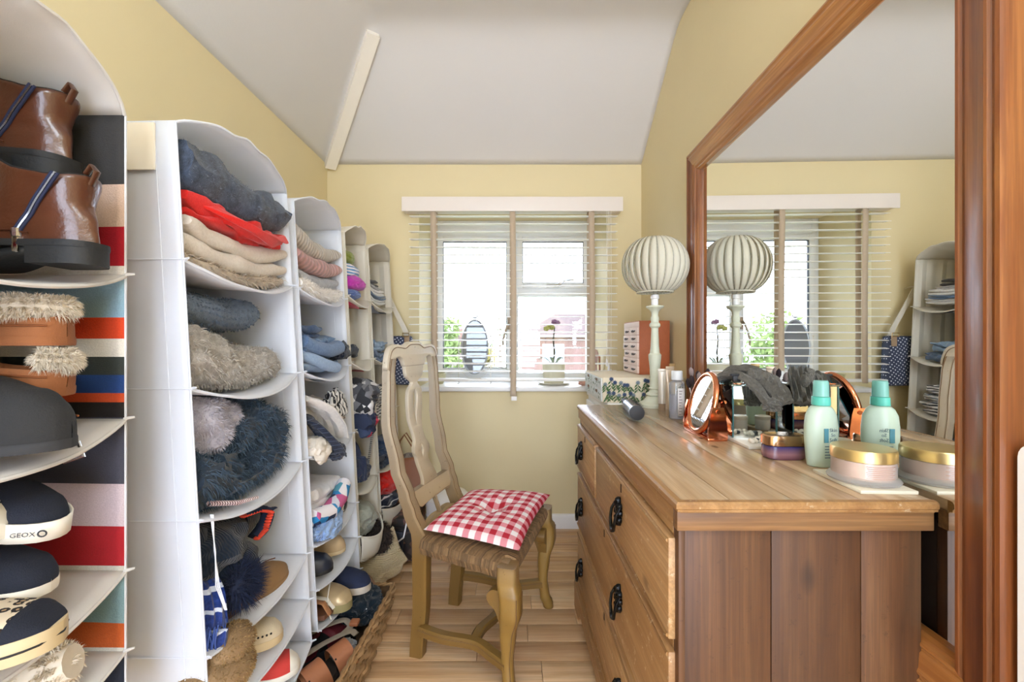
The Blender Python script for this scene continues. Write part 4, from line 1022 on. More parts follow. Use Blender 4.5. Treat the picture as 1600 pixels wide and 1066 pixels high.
ch = thing('dining_chair', 'antique cream painted dining chair with a pierced splat back and rush seat', 'chair', (-.1, 1.67, 0))
for s in (-1, 1):
    rings = []; ln = []; ln2 = []
    for k in range(37):
        z = 1.055*k/36; v = z-.42
        uo = s*(HWD+interp([(0, .0), (.42, .004), (.6, .014), (.85, .022), (1.0, .014), (1.06, .0)], z))
        w_ = interp([(0, .044), (.3, .050), (.43, .052), (.55, .050), (.9, .046), (1.06, .046)], z)
        a, b_ = uo, uo-s*w_; tk = interp([(0, .046), (.42, .052), (.52, .042), (.65, .034), (1.06, .026)], z)
        c_ = .006
        ring = [BK(a, v, tk/2), BK(b_, v, tk/2), BK(b_, v, -tk/2+c_*.5), BK(b_+s*c_, v, -tk/2), BK(a-s*c_, v, -tk/2), BK(a, v, -tk/2+c_)]
        rings.append(ring)
        if z > .44: ln.append(BK(a-s*.009, v, -tk/2-.0008)); ln2.append(BK(b_+s*.006, v, -tk/2-.0008))
    p = mk('back_post', G().loft(rings), M_paint, ch, sharp=30)
    mk('edge_line', G().tube(ln, .0014, 5), M_line, p); mk('edge_line', G().tube(ln2, .0010, 5), M_line, p)
def flat2d(name, outer, holes, tk, parent, mt, bev=.003):
    cu = bpy.data.curves.new(name, 'CURVE'); cu.dimensions = '2D'; cu.fill_mode = 'BOTH'; cu.extrude = tk/2-bev; cu.bevel_depth = bev; cu.bevel_resolution = 1
    for poly in [outer]+holes:
        sp = cu.splines.new('POLY'); sp.points.add(len(poly)-1); sp.use_cyclic_u = True
        for q_, (x, y) in zip(sp.points, poly): q_.co = (x, y, 0, 1)
    tmp = bpy.data.objects.new(name, cu); COL.objects.link(tmp); dg = bpy.context.evaluated_depsgraph_get()
    me = bpy.data.meshes.new_from_object(tmp.evaluated_get(dg)); bpy.data.objects.remove(tmp)
    bm = bmesh.new(); bm.from_mesh(me); bmesh.ops.remove_doubles(bm, verts=bm.verts[:], dist=1e-5)
    g = G(); bm.verts.index_update(); g.add([BK(v.co.x, v.co.y, v.co.z) for v in bm.verts], [[v.index for v in f.verts] for f in bm.faces]); bm.free()
    return mk(name, g, mt, parent, sharp=32)
def cr_spline(pts, n=8, closed=False):
    out = []; k = len(pts); P = [Vector((a, b, 0)) for a, b in pts]
    rng = range(k if closed else k-1)
    for i in rng:
        p0, p1, p2, p3 = P[(i-1) % k] if closed or i > 0 else P[i], P[i], P[(i+1) % k], P[(i+2) % k] if closed or i+2 < k else P[(i+1) % k]
        for j in range(n):
            t = j/n; q_ = .5*((2*p1)+(p2-p0)*t+(2*p0-5*p1+4*p2-p3)*t*t+(3*p1-p0-3*p2+p3)*t**3); out.append((q_.x, q_.y))
    if not closed: out.append(pts[-1])
    return out
mir = lambda pts: [(-x, y) for x, y in reversed(pts)]
# crest rail with shoulder ears
topc = cr_spline([(0, .695), (.04, .693), (.075, .680), (.105, .682), (.145, .684), (.178, .668), (.194, .63), (.198, .60)], 6)
botc = cr_spline([(.152, .60), (.146, .632), (.120, .645), (.09, .632), (.072, .605)], 6)
half = topc+botc
flat2d('crest_rail', half+[(-x, y) for x, y in reversed(half)][:-1], [], .022, ch, M_paint)
# splat: vase, waist, pierced bulb, flared foot
sp_r = cr_spline([(.074, .612), (.066, .585), (.058, .562), (.020, .540), (.022, .527), (.048, .505), (.054, .46), (.047, .40), (.036, .345), (.038, .31), (.055, .285), (.056, .265), (.042, .24), (.044, .20), (.062, .135), (.098, .092)], 5)
tear = cr_spline([(0, .512), (.018, .490), (.017, .45), (.007, .395), (0, .365), (-.007, .395), (-.017, .45), (-.018, .490)], 6, True)
dia = [(0, .298), (.013, .268), (0, .236), (-.013, .268)]
flat2d('splat', sp_r+mir(sp_r), [tear, dia], .016, ch, M_paint, .002)
lowt = cr_spline([(.150, .150), (.144, .112), (.118, .090), (.08, .092), (.0, .098)], 6)
lowb = cr_spline([(0, .034), (.05, .037), (.10, .030), (.135, .008), (.150, -.012)], 6)
hh = lowt+lowb
hf = [(.166, .150)]+hh+[(.166, -.012)]
flat2d('lower_rail', [(-x, y) for x, y in reversed(hf)]+hf if False else hf+[(-x, y) for x, y in reversed(hf)], [], .022, ch, M_paint)
bk_ = bpy.data.objects['crest_rail']
mk('edge_line', G().tube([BK(x*.96, y-.008, -.0118) for x, y in [(-a, b) for a, b in reversed(topc)]+topc], .0014, 5), M_line, bk_)
# front cabriole legs
def cabriole(P, s):
    out = ((FF-FN).normalized()*s+Vector((.963, -.267, 0))).normalized()
    rings = []; ln = []
    for k in range(41):
        z = .425*(1-k/40)
        off = interp([(0, .022), (.02, .018), (.05, .004), (.12, -.006), (.2, -.002), (.29, .018), (.34, .016), (.37, 0), (.425, 0)], z)
        r = interp([(0, .021), (.03, .024), (.06, .0195), (.13, .019), (.2, .024), (.28, .032), (.33, .032), (.355, .033), (.36, .031), (.425, .031)], z)
        c = P+out*off+Vector((0, 0, z)); f = Vector((.963, -.267, 0)); w_ = Vector((.267, .963, 0)); e = interp([(0, .6), (.08, .5), (.3, .3), (.36, .22), (.425, .2)], z)
        ring = []
        for j in range(16):
            a = 2*PI*j/16+PI/16; ca, sa = math.cos(a), math.sin(a); q_ = 2/(2*(1-e)+2*0+2*e+.0)
            pw = lerp(.35, 1, smooth(.2, .6, e))
            ring.append(c+f*r*math.copysign(abs(ca)**pw, ca)+w_*r*math.copysign(abs(sa)**pw, sa))
        rings.append(ring)
    l = mk('front_leg', G().loft(rings), M_paint, ch, sharp=35)
    g = G()
    for a in (1, 5 if s > 0 else 13): g.tube([r[a]+(r[a]-sum(r, Vector())/16)*.02 for r in rings[8:38]], .0015, 5)
    mk('edge_line', g, M_line, l)
    # scrolled knee bracket toward the other legs
    for dr, nm in ((-Vector((.963, -.267, 0)), 'knee_bracket'), ((FF-FN).normalized()*-s, 'knee_bracket')):
        prof = cr_spline([(.02, .345), (.05, .345), (.066, .325), (.058, .300), (.040, .285), (.022, .24)], 5)
        prof = prof+[(.0, .24), (.0, .345)]
        sd = Vector((0,0,1)).cross(dr).normalized()
        mk(nm, G().prism(prof, lambda a, b, c: P+dr*a+sd*c+Vector((0, 0, b)), -.016, .016), M_paint, l, sharp=30)
cabriole(FN, -1); cabriole(FF, 1)
# stretchers
def strip(name, pts, w_, z0, z1):
    P = [Vector((a, b, 0)) for a, b in cr_spline(pts, 8)]; rings = []
    for i, p in enumerate(P):
        t = (P[min(i+1, len(P)-1)]-P[max(0, i-1)]).normalized(); n = Vector((-t.y, t.x, 0))
        rings.append([p+n*w_+Vector((0, 0, z0)), p+n*w_+Vector((0, 0, z1-.005)), p+n*(w_-.006)+Vector((0,0,z1)), p-n*(w_-.006)+Vector((0,0,z1)), p-n*w_+Vector((0, 0, z1-.005)), p-n*w_+Vector((0, 0, z0))])
    o = mk(name, G().loft(rings), M_paint, ch, sharp=30)
    mk('edge_line', G().tube([r[4]+Vector((0, 0, -.004)) for r in rings], .0012, 5), M_line, o); return o
mid = lambda a, b, t, o=(0, 0): (lerp(a.x, b.x, t)+o[0], lerp(a.y, b.y, t)+o[1])
strip('side_stretcher', [mid(RN, FN, .02), mid(RN, FN, .3, (.0, .008)), mid(RN, FN, .62, (.01, .035)), mid(RN, FN, .85, (.0, .02)), mid(RN, FN, 1)], .018, .095, .123)
strip('side_stretcher', [mid(RF, FF, .02), mid(RF, FF, .3, (0, -.01)), mid(RF, FF, .62, (.0, -.04)), mid(RF, FF, .85, (0, -.02)), mid(RF, FF, 1)], .018, .095, .123)
A_, B_ = Vector(mid(RN, FN, .60, (.01, .036))+(0,)), Vector(mid(RF, FF, .60, (0, -.04))+(0,))
strip('cross_stretcher', [(A_.x, A_.y), (A_.x+.02, A_.y+.07), (A_.x+.075, A_.y+.16), (B_.x-.045, B_.y-.09), (B_.x, B_.y)], .017, .098, .121)
# rush seat
M_rush = plain('rush_cord', '#8f6f4a', .8, var=.4, vs=70, bump=.4, bs=300, isl=.75)
cen = (RN+RF+FN+FF)/4
Zs = .412
st = mk('rush_seat', G().grid(lambda u, v: (RN.lerp(FN, u).lerp(RF.lerp(FF, u), v))*1+Vector((0, 0, Zs+.008-.02*math.sin(PI*u)*math.sin(PI*v))), 12, 12), M_rush, ch, solid=.02, off=0)
g = G(); rs = random.Random(5)
for A, B, n in ((RN, FN, 30), (FN, FF, 40), (FF, RF, 30), (RF, RN, 30)):
    dirn = (B-A).normalized()
    for k in range(n):
        t = (k+.5)/n
        if A is RN or B is RF: t = lerp(.05, .93, t)
        else: t = lerp(.06, .94, t)
        p = A.lerp(B, t); ins = (cen-p); nn = Vector((-dirn.y, dirn.x, 0)); nn = nn if nn.dot(ins) > 0 else -nn
        dep = min(.45, .5-abs(t-.5))*.40+.015
        j = rs.uniform(-.0012, .0012); o = p-nn*.012
        pts = [p+nn*.03+Vector((0,0,Zs-.028)), o+Vector((0,0,Zs-.026)), o-nn*.006+Vector((0,0,Zs-.006)), o+Vector((0,0,Zs+.012)), p+nn*.012+Vector((0,0,Zs+.019)), p+nn*dep+Vector((0,0,Zs+.012))]
        g.tube([q_+dirn*j for q_ in pts], .0062*(A-B).length/n/.0125 if False else .0074, 6)
tag(mk('rush_strands', g, M_rush, st), kind='stuff')
# cushion
def gingham():
    m, nt, b = newmat('red_gingham'); tc = nt.nodes.new('ShaderNodeTexCoord'); sep = nd(nt, 'ShaderNodeSeparateXYZ', i_0=tc.outputs['UV'])
    def st_(s): return mth(nt, 'GREATER_THAN', mth(nt, 'FRACT', mth(nt, 'DIVIDE', s, .050)), .5)
    s = mth(nt, 'MULTIPLY', mth(nt, 'ADD', st_(sep.outputs[0]), st_(sep.outputs[1])), .5)
    col = ramp(nt, s, [(0, C('#f1ebea')), (.3, C('#e0949d')), (.8, C('#b42a38'))], 'CONSTANT')
    n = noise_t(nt, coords(nt), 700, 2); col = mixc(nt, mth(nt, 'MULTIPLY', n, .12), col, (.25, .03, .04, 1))
    nt.links.new(col, b.inputs['Base Color']); b.inputs['Roughness'].default_value = .9; b.inputs['Specular IOR Level'].default_value = .2; bumpit(nt, b, n, .15, .002); return m
cu = thing('seat_cushion', 'red and white gingham cushion with a button tuft on the chair', 'cushion', (-.08, 1.69, .43))
CA, CB, CC, CD = Vector((-.312, 1.552, 0)), Vector((.022, 1.395, 0)), Vector((.162, 1.875, 0)), Vector((-.182, 1.922, 0))
N = 44; g = G(); g.uv = []
for side in (1, -1):
    for i in range(N+1):
        for j in range(N+1):
            s, t = i/N, j/N; p = CA.lerp(CB, s).lerp(CD.lerp(CC, s), t)
            e = (max(0, 1-abs(2*s-1)**3.2)*max(0, 1-abs(2*t-1)**3.2))**.5
            ds, dt = s-.52, t-.5; r = math.hypot(ds, dt*1.2); dip = math.exp(-(r/.10)**2)*.032+math.exp(-(r/.25)**2)*.012
            an = math.atan2(dt, ds); wr = (.004*math.sin(an*7+1)*math.exp(-((r-.22)/.16)**2)+.003*noise.noise(Vector((s*6, t*6, 3))))*e
            ib = 1-.10*math.sin(PI*s)*0
            z = .457+(.040*e-dip*e+wr if side > 0 else -.014*e)+.010*t
            pin = .012*(math.sin(PI*t)*(abs(2*s-1)**6)*(1 if s < .5 else -1))
            g.v.append(Vector((p.x+pin, p.y+.010*math.sin(PI*s)*(abs(2*t-1)**6)*(1 if t < .5 else -1), z))); g.uv.append((s*.385+.012, t*.50))
off = (N+1)**2
for k in range(2):
    for i in range(N):
        for j in range(N):
            b = k*off+i*(N+1)+j; g.f.append((b, b+N+1, b+N+2, b+1)); g.m.append(0)
ip = mk('cover', g, gingham(), cu)
pp = []
for a, b in ((CA, CB), (CB, CC), (CC, CD), (CD, CA)):
    for k in range(14): pp.append(a.lerp(b, k/14)+Vector((0, 0, .452)))
ct = CA.lerp(CB, .52).lerp(CD.lerp(CC, .52), .5)
mk('tuft_button', G().blob((ct.x, ct.y, .458), (.011, .011, .006), 1, 0, 1, 2), plain('button_thread', '#d9c3cc', .8), cu)
# ================================================================== PINE CHEST OF DRAWERS
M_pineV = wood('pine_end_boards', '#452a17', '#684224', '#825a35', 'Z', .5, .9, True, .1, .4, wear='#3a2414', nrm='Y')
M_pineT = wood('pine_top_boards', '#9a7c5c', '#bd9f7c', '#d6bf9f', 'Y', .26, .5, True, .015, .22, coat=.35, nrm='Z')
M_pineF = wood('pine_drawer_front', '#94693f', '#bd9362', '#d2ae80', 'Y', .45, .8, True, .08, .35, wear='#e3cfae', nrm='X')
M_pineE = wood('pine_edge', '#855d36', '#a9804f', '#c29b6d', 'Y', .4, 0, True, .08, .3, wear='#d8c4a2')
M_pineX = wood('pine_frieze', '#5f4026', '#87603a', '#9f774b', 'X', .5, .7, True, .1, .4, nrm='Y')
M_dark = plain('dark_recess', '#2a1a0f', .9)
DX0, DX1, DY0, DY1, DZ = .288, .712, .768, 1.862, .848
dr = thing('chest_of_drawers', 'old stripped pine chest of drawers with black drop handles under the big mirror', 'chest', (.51, 1.32, 0))
# top boards
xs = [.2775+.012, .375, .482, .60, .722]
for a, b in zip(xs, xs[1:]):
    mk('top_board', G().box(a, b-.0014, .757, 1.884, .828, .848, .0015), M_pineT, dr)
def mould(pts, prof):                 # sweep a moulding profile (outward, z) along a plan polyline with mitres
    P = [Vector((a, b, 0)) for a, b in pts]; rings = []
    for i, p in enumerate(P):
        d0 = (p-P[i-1]).normalized() if i > 0 else None; d1 = (P[i+1]-p).normalized() if i < len(P)-1 else None
        n0 = Vector((d0.y, -d0.x, 0)) if d0 else None; n1 = Vector((d1.y, -d1.x, 0)) if d1 else None
        n = ((n0+n1)/(1+n0.dot(n1))) if d0 and d1 else (n0 or n1)
        rings.append([p+n*o+Vector((0, 0, z)) for o, z in prof])
    return G().loft(rings)
pl = [(.722, .757), (.2895, .757), (.2895, 1.884), (.722, 1.884)]
pl = [(.2895, 1.884), (.2895, .757), (.722, .757)]
prof = [(0, .826), (.002, .826), (.004, .829), (.009, .830), (.0095, .834), (.012, .836), (.012, .843), (.009, .847), (.004, .848), (0, .848)]
def mould_l(pts, prof):
    P = [Vector((a, b, 0)) for a, b in pts]; rings = []
    for i, p in enumerate(P):
        n = Vector((0, 0, 0))
        d0 = (p-P[i-1]).normalized() if i > 0 else None; d1 = (P[i+1]-p).normalized() if i < len(P)-1 else None
        n0 = Vector((d0.y, -d0.x, 0)) if d0 else None; n1 = Vector((d1.y, -d1.x, 0)) if d1 else None
        n = ((n0+n1)/(1+n0.dot(n1))) if d0 and d1 else (n0 or n1)
        rings.append([p+n*o+Vector((0, 0, z)) for o, z in prof])
    return G().loft(rings)
pr2 = [(o, z) for o, z in prof]
mk('top_moulding', mould_l(pl, pr2), M_pineE, dr, sharp=25)
# frieze under the top: front and near end
mk('frieze', G().box(.2825, .722, .755, .775, .795, .828, .001), M_pineX, dr)
mk('frieze', G().box(.2825, .300, .7755, 1.88, .795, .828, .001), M_pineE, dr)
# carcass
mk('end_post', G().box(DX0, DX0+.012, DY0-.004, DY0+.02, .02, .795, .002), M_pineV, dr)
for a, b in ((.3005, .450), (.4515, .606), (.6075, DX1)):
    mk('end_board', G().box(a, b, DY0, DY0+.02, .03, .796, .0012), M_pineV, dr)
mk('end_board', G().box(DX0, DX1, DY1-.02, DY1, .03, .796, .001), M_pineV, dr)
mk('back_board', G().box(DX1-.012, DX1, DY0+.02, DY1-.02, .1, .80), M_dark, dr)
mk('carcass', G().box(DX0+.022, DX1-.014, DY0+.0202, DY1-.0202, .10, .7945), M_dark, dr)
mk('rail', G().box(DX0-.001, DX0+.02, DY0+.02, DY1-.02, .572, .590, .002), M_pineE, dr)
mk('rail', G().box(DX0-.001, DX0+.02, DY0+.02, DY1-.02, .325, .345, .002), M_pineE, dr)
mk('rail', G().box(DX0-.001, DX0+.02, DY0+.02, DY1-.02, .776, .7945, .002), M_pineE, dr)
mk('divider', G().box(DX0-.001, DX0+.02, 1.455, 1.475, .592, .774, .002), M_pineE, dr)
def handle(cy, cz, parent):
    x = DX0-.013; g = G()
    # cast leaf back plate: a cluster of lobes
    for (dy, dz, ry, rz) in ((0, .030, .007, .012), (-.010, .020, .009, .009), (.010, .020, .009, .009), (0, .012, .012, .012), (-.013, .004, .008, .009), (.013, .004, .008, .009), (0, -.006, .010, .011), (-.010, -.014, .007, .008), (.010, -.014, .007, .008), (0, -.022, .006, .009)):
        g.blob((x-.004, cy+dy, cz+dz), (.010, ry*1.15, rz*1.1), int(cy*50+dy*900), .25, 3, 2)
    h = mk('handle', g, M_black, parent)
    b = [( -.012*0-.006, .024, .022), (-.016, .025, .004), (-.020, .022, -.020), (-.020, .013, -.038), (-.021, 0, -.044), (-.020, -.013, -.038), (-.020, -.022, -.020), (-.016, -.025, .004), (-.006, -.024, .022)]
    mk('bail', G().tube([(x+a, cy+c, cz+d) for a, c, d in b], [.0035, .0038, .004, .0048, .0055, .0048, .004, .0038, .0035], 8), M_black, h)
def drawer(y0, y1, z0, z1, hy):
    d = mk('drawer', G().box(DX0-.012, DX0+.018, y0, y1, z0, z1, .003), M_pineF, dr)
    t = .012; e = G()
    for (a, b, c, f) in ((y0, y1, z1-.008, z1), (y0, y1, z0, z0+.008), (y0, y0+.008, z0, z1), (y1-.008, y1, z0, z1)):
        e.box(DX0-.0105, DX0-.008, a, b, c, f)
    g = G(); zz = z1-.006
    mk('lip_moulding', G().tube([(DX0-.0115, lerp(y0+.004, y1-.004, k/8), zz) for k in range(9)], .004, 6).join(G().tube([(DX0-.0115, lerp(y0+.004, y1-.004, k/8), z0+.006) for k in range(9)], .004, 6)), M_pineE, d)
    for y in hy: handle(y, (z0+z1)/2+.0, d)
    g = G().box(DX0-.0135, DX0-.0118, (y0+y1)/2-.003, (y0+y1)/2+.003, z1-.035, z1-.014); mk('keyhole', g, M_dark, d)
drawer(1.478, DY1-.004, .592, .772, (1.74,))
drawer(DY0+.012, 1.452, .592, .772, (1.124,))
drawer(DY0+.012, DY1-.004, .350, .570, (1.74, 1.124))
drawer(DY0+.012, DY1-.004, .118, .322, (1.74, 1.124))
# plinth with bracket feet
pts = [(DY0-.006, .0), (DY0+.10, .0), (DY0+.13, .03), (DY0+.17, .052), (DY1-.16, .052), (DY1-.12, .03), (DY1-.085, 0), (DY1+.01, 0), (DY1+.01, .108), (DY0-.006, .108)]
mk('plinth', G().prism(pts, lambda a, b, c: Vector((c, a, b)), DX0-.024, DX0-.004), M_pineF, dr, sharp=30)
mk('back_foot', G().box(DX1-.05, DX1, DY0+.02, DY0+.07, 0, .1), M_pineV, dr); mk('back_foot', G().box(DX1-.05, DX1, DY1-.07, DY1-.02, 0, .1), M_pineV, dr)
# hidden cabinet behind the chest that carries the card drawer boxes
cbn = thing('side_cabinet', 'low white cabinet behind the pine chest carrying the floral drawer box', 'cabinet', (.56, 2.2, 0))
mk('body', G().box(.425, .766, 1.925, 2.46, .05, .82, .004), M_white, cbn); mk('top', G().box(.418, .768, 1.935, 2.47, .8205, .8455, .004), M_white, cbn)
for k in range(3): dd = mk('drawer', G().box(.410, .424, 1.945, 2.44, .07+.25*k, .30+.25*k, .003), M_white, cbn); mk('knob', G().blob((.402, 2.19, .20+.25*k), (.009, .01, .01), 1, 0, 1, 2), M_chrome, dd)
for x in (.45, .74):
    for y in (1.95, 2.43): mk('foot', G().box(x-.02, x+.02, y-.02, y+.02, 0, .0495), M_white, cbn)

# ================================================================== BIG PINE FRAMED MIRROR
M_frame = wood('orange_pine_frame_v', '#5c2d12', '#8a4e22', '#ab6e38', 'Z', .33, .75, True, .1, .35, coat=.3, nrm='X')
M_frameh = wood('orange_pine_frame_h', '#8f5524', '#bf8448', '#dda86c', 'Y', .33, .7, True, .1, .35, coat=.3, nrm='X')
bm_ = thing('wall_mirror', 'large pine framed mirror hanging on the wall behind the chest of drawers', 'mirror', (.75, 1.24, .60))
bm_['base'] = (0, 0, 0); YM = 1.24
MG = lambda y: .7345+.022*(y-.96)                          # glass plane, hung a little out of parallel
y0, y1, z0, z1 = .631, 1.847, .52, 1.892
fw = .088
fprof = [(0, .010), (0, -.014), (.004, -.026), (.010, -.027), (.014, -.022), (.018, -.022), (.022, -.026), (.026, -.027), (.032, -.024), (.058, -.022), (.062, -.018), (.066, -.018), (.070, -.021), (.075, -.021), (.079, -.014), (.083, -.012), (.088, -.004), (.088, .004), (.06, .010)]
def fr_pt(a, o, e):                                       # a: 4 corners index, o: inward offset, e: out of the glass plane
    yy = (y0+o, y1-o, y1-o, y0+o)[a]; zz = (z0+o, z0+o, z1-o, z1-o)[a]; return Vector((MG(yy)+e, yy, zz))
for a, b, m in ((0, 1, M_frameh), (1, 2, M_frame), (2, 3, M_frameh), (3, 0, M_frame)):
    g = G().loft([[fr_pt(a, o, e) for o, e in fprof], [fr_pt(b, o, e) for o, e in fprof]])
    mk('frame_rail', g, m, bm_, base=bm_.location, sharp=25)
g = G().add([fr_pt(k, fw-.006, .004) for k in range(4)], [(0, 1, 2, 3)])
mk('mirror_glass', g, mirror_mat('mirror_glass', (.90, .91, .89, 1), True), bm_, base=bm_.location, flip=True)
g = G().add([fr_pt(k, .02, .012) for k in range(4)], [(0, 1, 2, 3)])
mk('backing_board', g, M_dark, bm_, base=bm_.location, solid=.004, off=1)
mk('hanger', G().box(.7645, XR-.0, 1.2, 1.28, 1.80, 1.86), M_dark, bm_, base=bm_.location)
wp = thing('white_board', 'white painted panel with a rounded top corner beside the pine frame', 'panel', (.74, .5, 0))
pp = [(.30, 0), (.622, 0)]+[(.600+.022*math.cos(a), .957+.022*math.sin(a)) for a in [PI/2*k/5 for k in range(6)]]+[(.30, .979)]
mk('board', G().prism(pp, lambda a, b, c: Vector((c, a, b)), .712, .742), M_white, wp, sharp=40)
mk('batten', G().box(.7425, XR-.0005, .34, .58, .2, .9), M_white, wp)
# ================================================================== THINGS ON THE CHEST
T = .848
# lamp
M_sage = plain('sage_paint', '#cfd2bd', .55, var=.12, vs=25, bump=.15, bs=120)
lm = thing('table_lamp', 'sage green turned table lamp with a cream ribbed globe shade', 'lamp', (.592, 1.83, T))
L0 = (.592, 1.83, T)
prof = [(0,0),(.064,0),(.066,.006),(.066,.012),(.062,.018),(.052,.022),(.045,.026),(.040,.034),(.034,.040),(.030,.044),(.036,.050),(.034,.056),(.024,.062),(.021,.070),(.026,.076),(.021,.082),(.019,.095),(.021,.16),(.025,.20),(.026,.215),(.020,.222),(.017,.25),(.0145,.31),(.014,.325),(.022,.333),(.022,.342),(.015,.350),(.017,.368),(.013,.378),(.015,.392),(.022,.402),(.032,.408),(.036,.413),(.036,.417),(.016,.420),(0,.420)]
mk('turned_stem', G().lathe(prof, L0, 32), M_sage, lm, sharp=30)
mk('lamp_holder', G().lathe([(0,.42),(.014,.42),(.014,.445),(.017,.448),(.017,.462),(.012,.466),(0,.466)], L0, 20), M_white, lm)
Zc, Rs, Hs = T+.584, .129, .113
M_shade = plain('cream_shade_silk', '#f0eddf', .85, var=.04, vs=40, trans=.45); M_rim = plain('shade_piping', '#a9a596', .8)
sh = mk('shade_ring', G().tube([(L0[0]+.058*math.cos(a), L0[1]+.058*math.sin(a), Zc+Hs*.93) for a in [2*PI*k/32 for k in range(32)]], .003, 6, closed=True), M_shade, lm)
mk('shade_ring', G().tube([(L0[0]+.072*math.cos(a), L0[1]+.072*math.sin(a), Zc-Hs*.98) for a in [2*PI*k/32 for k in range(32)]], .003, 6, closed=True), M_shade, lm)
NG = 26
def shp(ph, th, rk=1): 
    rr_ = Rs*math.cos(th)**.85*rk; return Vector((L0[0]+rr_*math.cos(ph), L0[1]+rr_*math.sin(ph), Zc+Hs*math.sin(th)/math.sin(1.15)*.98))
for k in range(NG):
    ph = 2*PI*k/NG; hwid = PI/NG*.88; tw = .25
    g = G().grid(lambda u, v: shp(ph+hwid*(2*u-1), lerp(-1.15, 1.15, v), 1+.03*(1-(2*u-1)**2)+.035*(2*u-1)), 4, 18)
    gore = mk('gore', g, M_shade, sh, solid=.001)
    e = G()
    for s in (-1, 1): e.tube([shp(ph+hwid*s, lerp(-1.15, 1.15, v/16), 1.004+.035*s) for v in range(17)], .0011, 5)
    gore2 = mk('piping', e, M_rim, sh)
mk('inner_liner', G().lathe([(.055, Zc-T-.10), (.055, Zc-T+.095)], L0, 24), M_shade, lm)
mk('spider', G().tube([(L0[0]-.072, L0[1], Zc-Hs*.98), (L0[0], L0[1], Zc-Hs*.98), (L0[0]+.072, L0[1], Zc-Hs*.98)], .002, 5), M_rim, lm)

# floral card drawer box on the cabinet behind
FB = (.402, .765, 1.955, 2.40, .8465, .958)
fb = thing('floral_drawer_box', 'card drawer box printed with wild flowers, behind the lamp foot', 'box', (.58, 2.18, .8465))
M_card = plain('cream_card', '#e2d6bd', .85, var=.06, vs=10); M_cardw = plain('pale_floral_card', '#dfe4e2', .85, var=.12, vs=60)
mk('shell', G().box(*FB[:4], *FB[4:], .002), M_card, fb)
for a in range(2):
    for b in range(2):
        y0_, y1_ = FB[2]+.008+.215*b, FB[2]+.008+.215*b+.212; z0_, z1_ = FB[4]+.004+.053*a, FB[4]+.004+.053*a+.050
        d = mk('drawer', G().box(FB[0]-.006, FB[0]+.01, y0_, y1_, z0_, z1_, .0015), M_cardw, fb)
        mk('label_tab', G().box(FB[0]-.008, FB[0]-.006, (y0_+y1_)/2-.02, (y0_+y1_)/2+.02, z1_-.018, z1_-.006), plain('tab_brown', '#7a6048', .7), d)
        pr = G()
        for k in range(14):
            cy, cz = R.uniform(y0_+.012, y1_-.012), R.uniform(z0_+.008, z1_-.008); an = R.uniform(0, PI)
            pr.add([(FB[0]-.0066, cy+math.cos(an+q_)*rx, cz+math.sin(an+q_)*rx) for q_, rx in ((0, .011), (1.2, .004), (PI, .011), (PI+1.2, .004))], [(0,1,2,3)])
        tag(mk('printed_leaf', pr, plain('print_green', '#5f7a5e', .9), d, flip=True), kind='stuff')
pf = {c: G() for c in 'gbdc'}
def petal(key, x, z, r, an, w_=.35):
    y = FB[2]-.0008-.00002*len(pf[key].f)
    pf[key].add([(x+math.cos(an)*r, y, z+math.sin(an)*r), (x+math.cos(an+PI/2)*r*w_, y, z+math.sin(an+PI/2)*r*w_), (x-math.cos(an)*r, y, z-math.sin(an)*r), (x-math.cos(an+PI/2)*r*w_, y, z-math.sin(an+PI/2)*r*w_)], [(0,1,2,3)])
for k in range(30):
    x, z = FB[0]+.015+.0235*(k % 15)+R.uniform(-.006, .006), (.852 if k < 15 else .898)+R.uniform(-.004, .006); h = R.uniform(.025, .048); ln_ = R.uniform(-.02, .02)
    for j in range(8): petal('d', x+ln_*j/8, z+h*j/8, .006, PI/2-ln_*4, .14)
    for j in range(5): s = 1 if j % 2 else -1; petal('g', x+ln_*j/6+s*.008, z+h*j/6, .0125, s*.7+PI/2-PI/2*(s < 0)*0, .32)
    for j in range(9): petal('b' if k % 3 else 'c', x+ln_+.004*math.cos(j*.7), z+h+.004*math.sin(j*.7), .0085, j*.7, .4)
for key, c in (('g', '#4f6b45'), ('b', '#3c4d6e'), ('d', '#5d5b3b'), ('c', '#7e8a94')): tag(mk('printed_flower', pf[key], plain('print_'+key, c, .9), fb, flip=True), kind='stuff')
# copper miniature drawers
KD = (.612, .758, 2.12, 2.40, .9585, 1.218)
kd = thing('copper_drawer_unit', 'copper coloured box with twelve tiny pale drawers on the floral box', 'drawers', (.685, 2.26, .9585))
M_cop = plain('copper_card', '#b0623c', .55, .15, .12, 60, .25, 220); M_pk = plain('blush_drawer', '#f1dcd2', .6, var=.04)
mk('shell', G().box(*KD[:4], *KD[4:], .002), M_cop, kd)
mk('top_band', G().box(KD[0]-.004, KD[0]+.002, KD[2]+.004, KD[3]-.004, 1.186, 1.214, .001), M_pk, kd)
for a in range(6):
    for b in range(2):
        y_, z_ = KD[2]+.006+.135*b, KD[4]+.004+.0375*a; o_ = R.uniform(.004, .012)
        d = mk('drawer', G().box(KD[0]-o_, KD[0]+.02, y_, y_+.131, z_, z_+.0355, .001), M_pk, kd)
        k = G()
        k.blob((KD[0]-o_-.004, y_+.065, z_+.018), (.005, .012, .006), 3, .2, 2, 2); k.tube([(KD[0]-o_-.002, y_+.035, z_+.020), (KD[0]-o_-.005, y_+.050, z_+.015), (KD[0]-o_-.005, y_+.080, z_+.015), (KD[0]-o_-.002, y_+.095, z_+.020)], .003, 6)
        mk('pull', k, plain('dark_pull', '#3b2a24', .5), d)
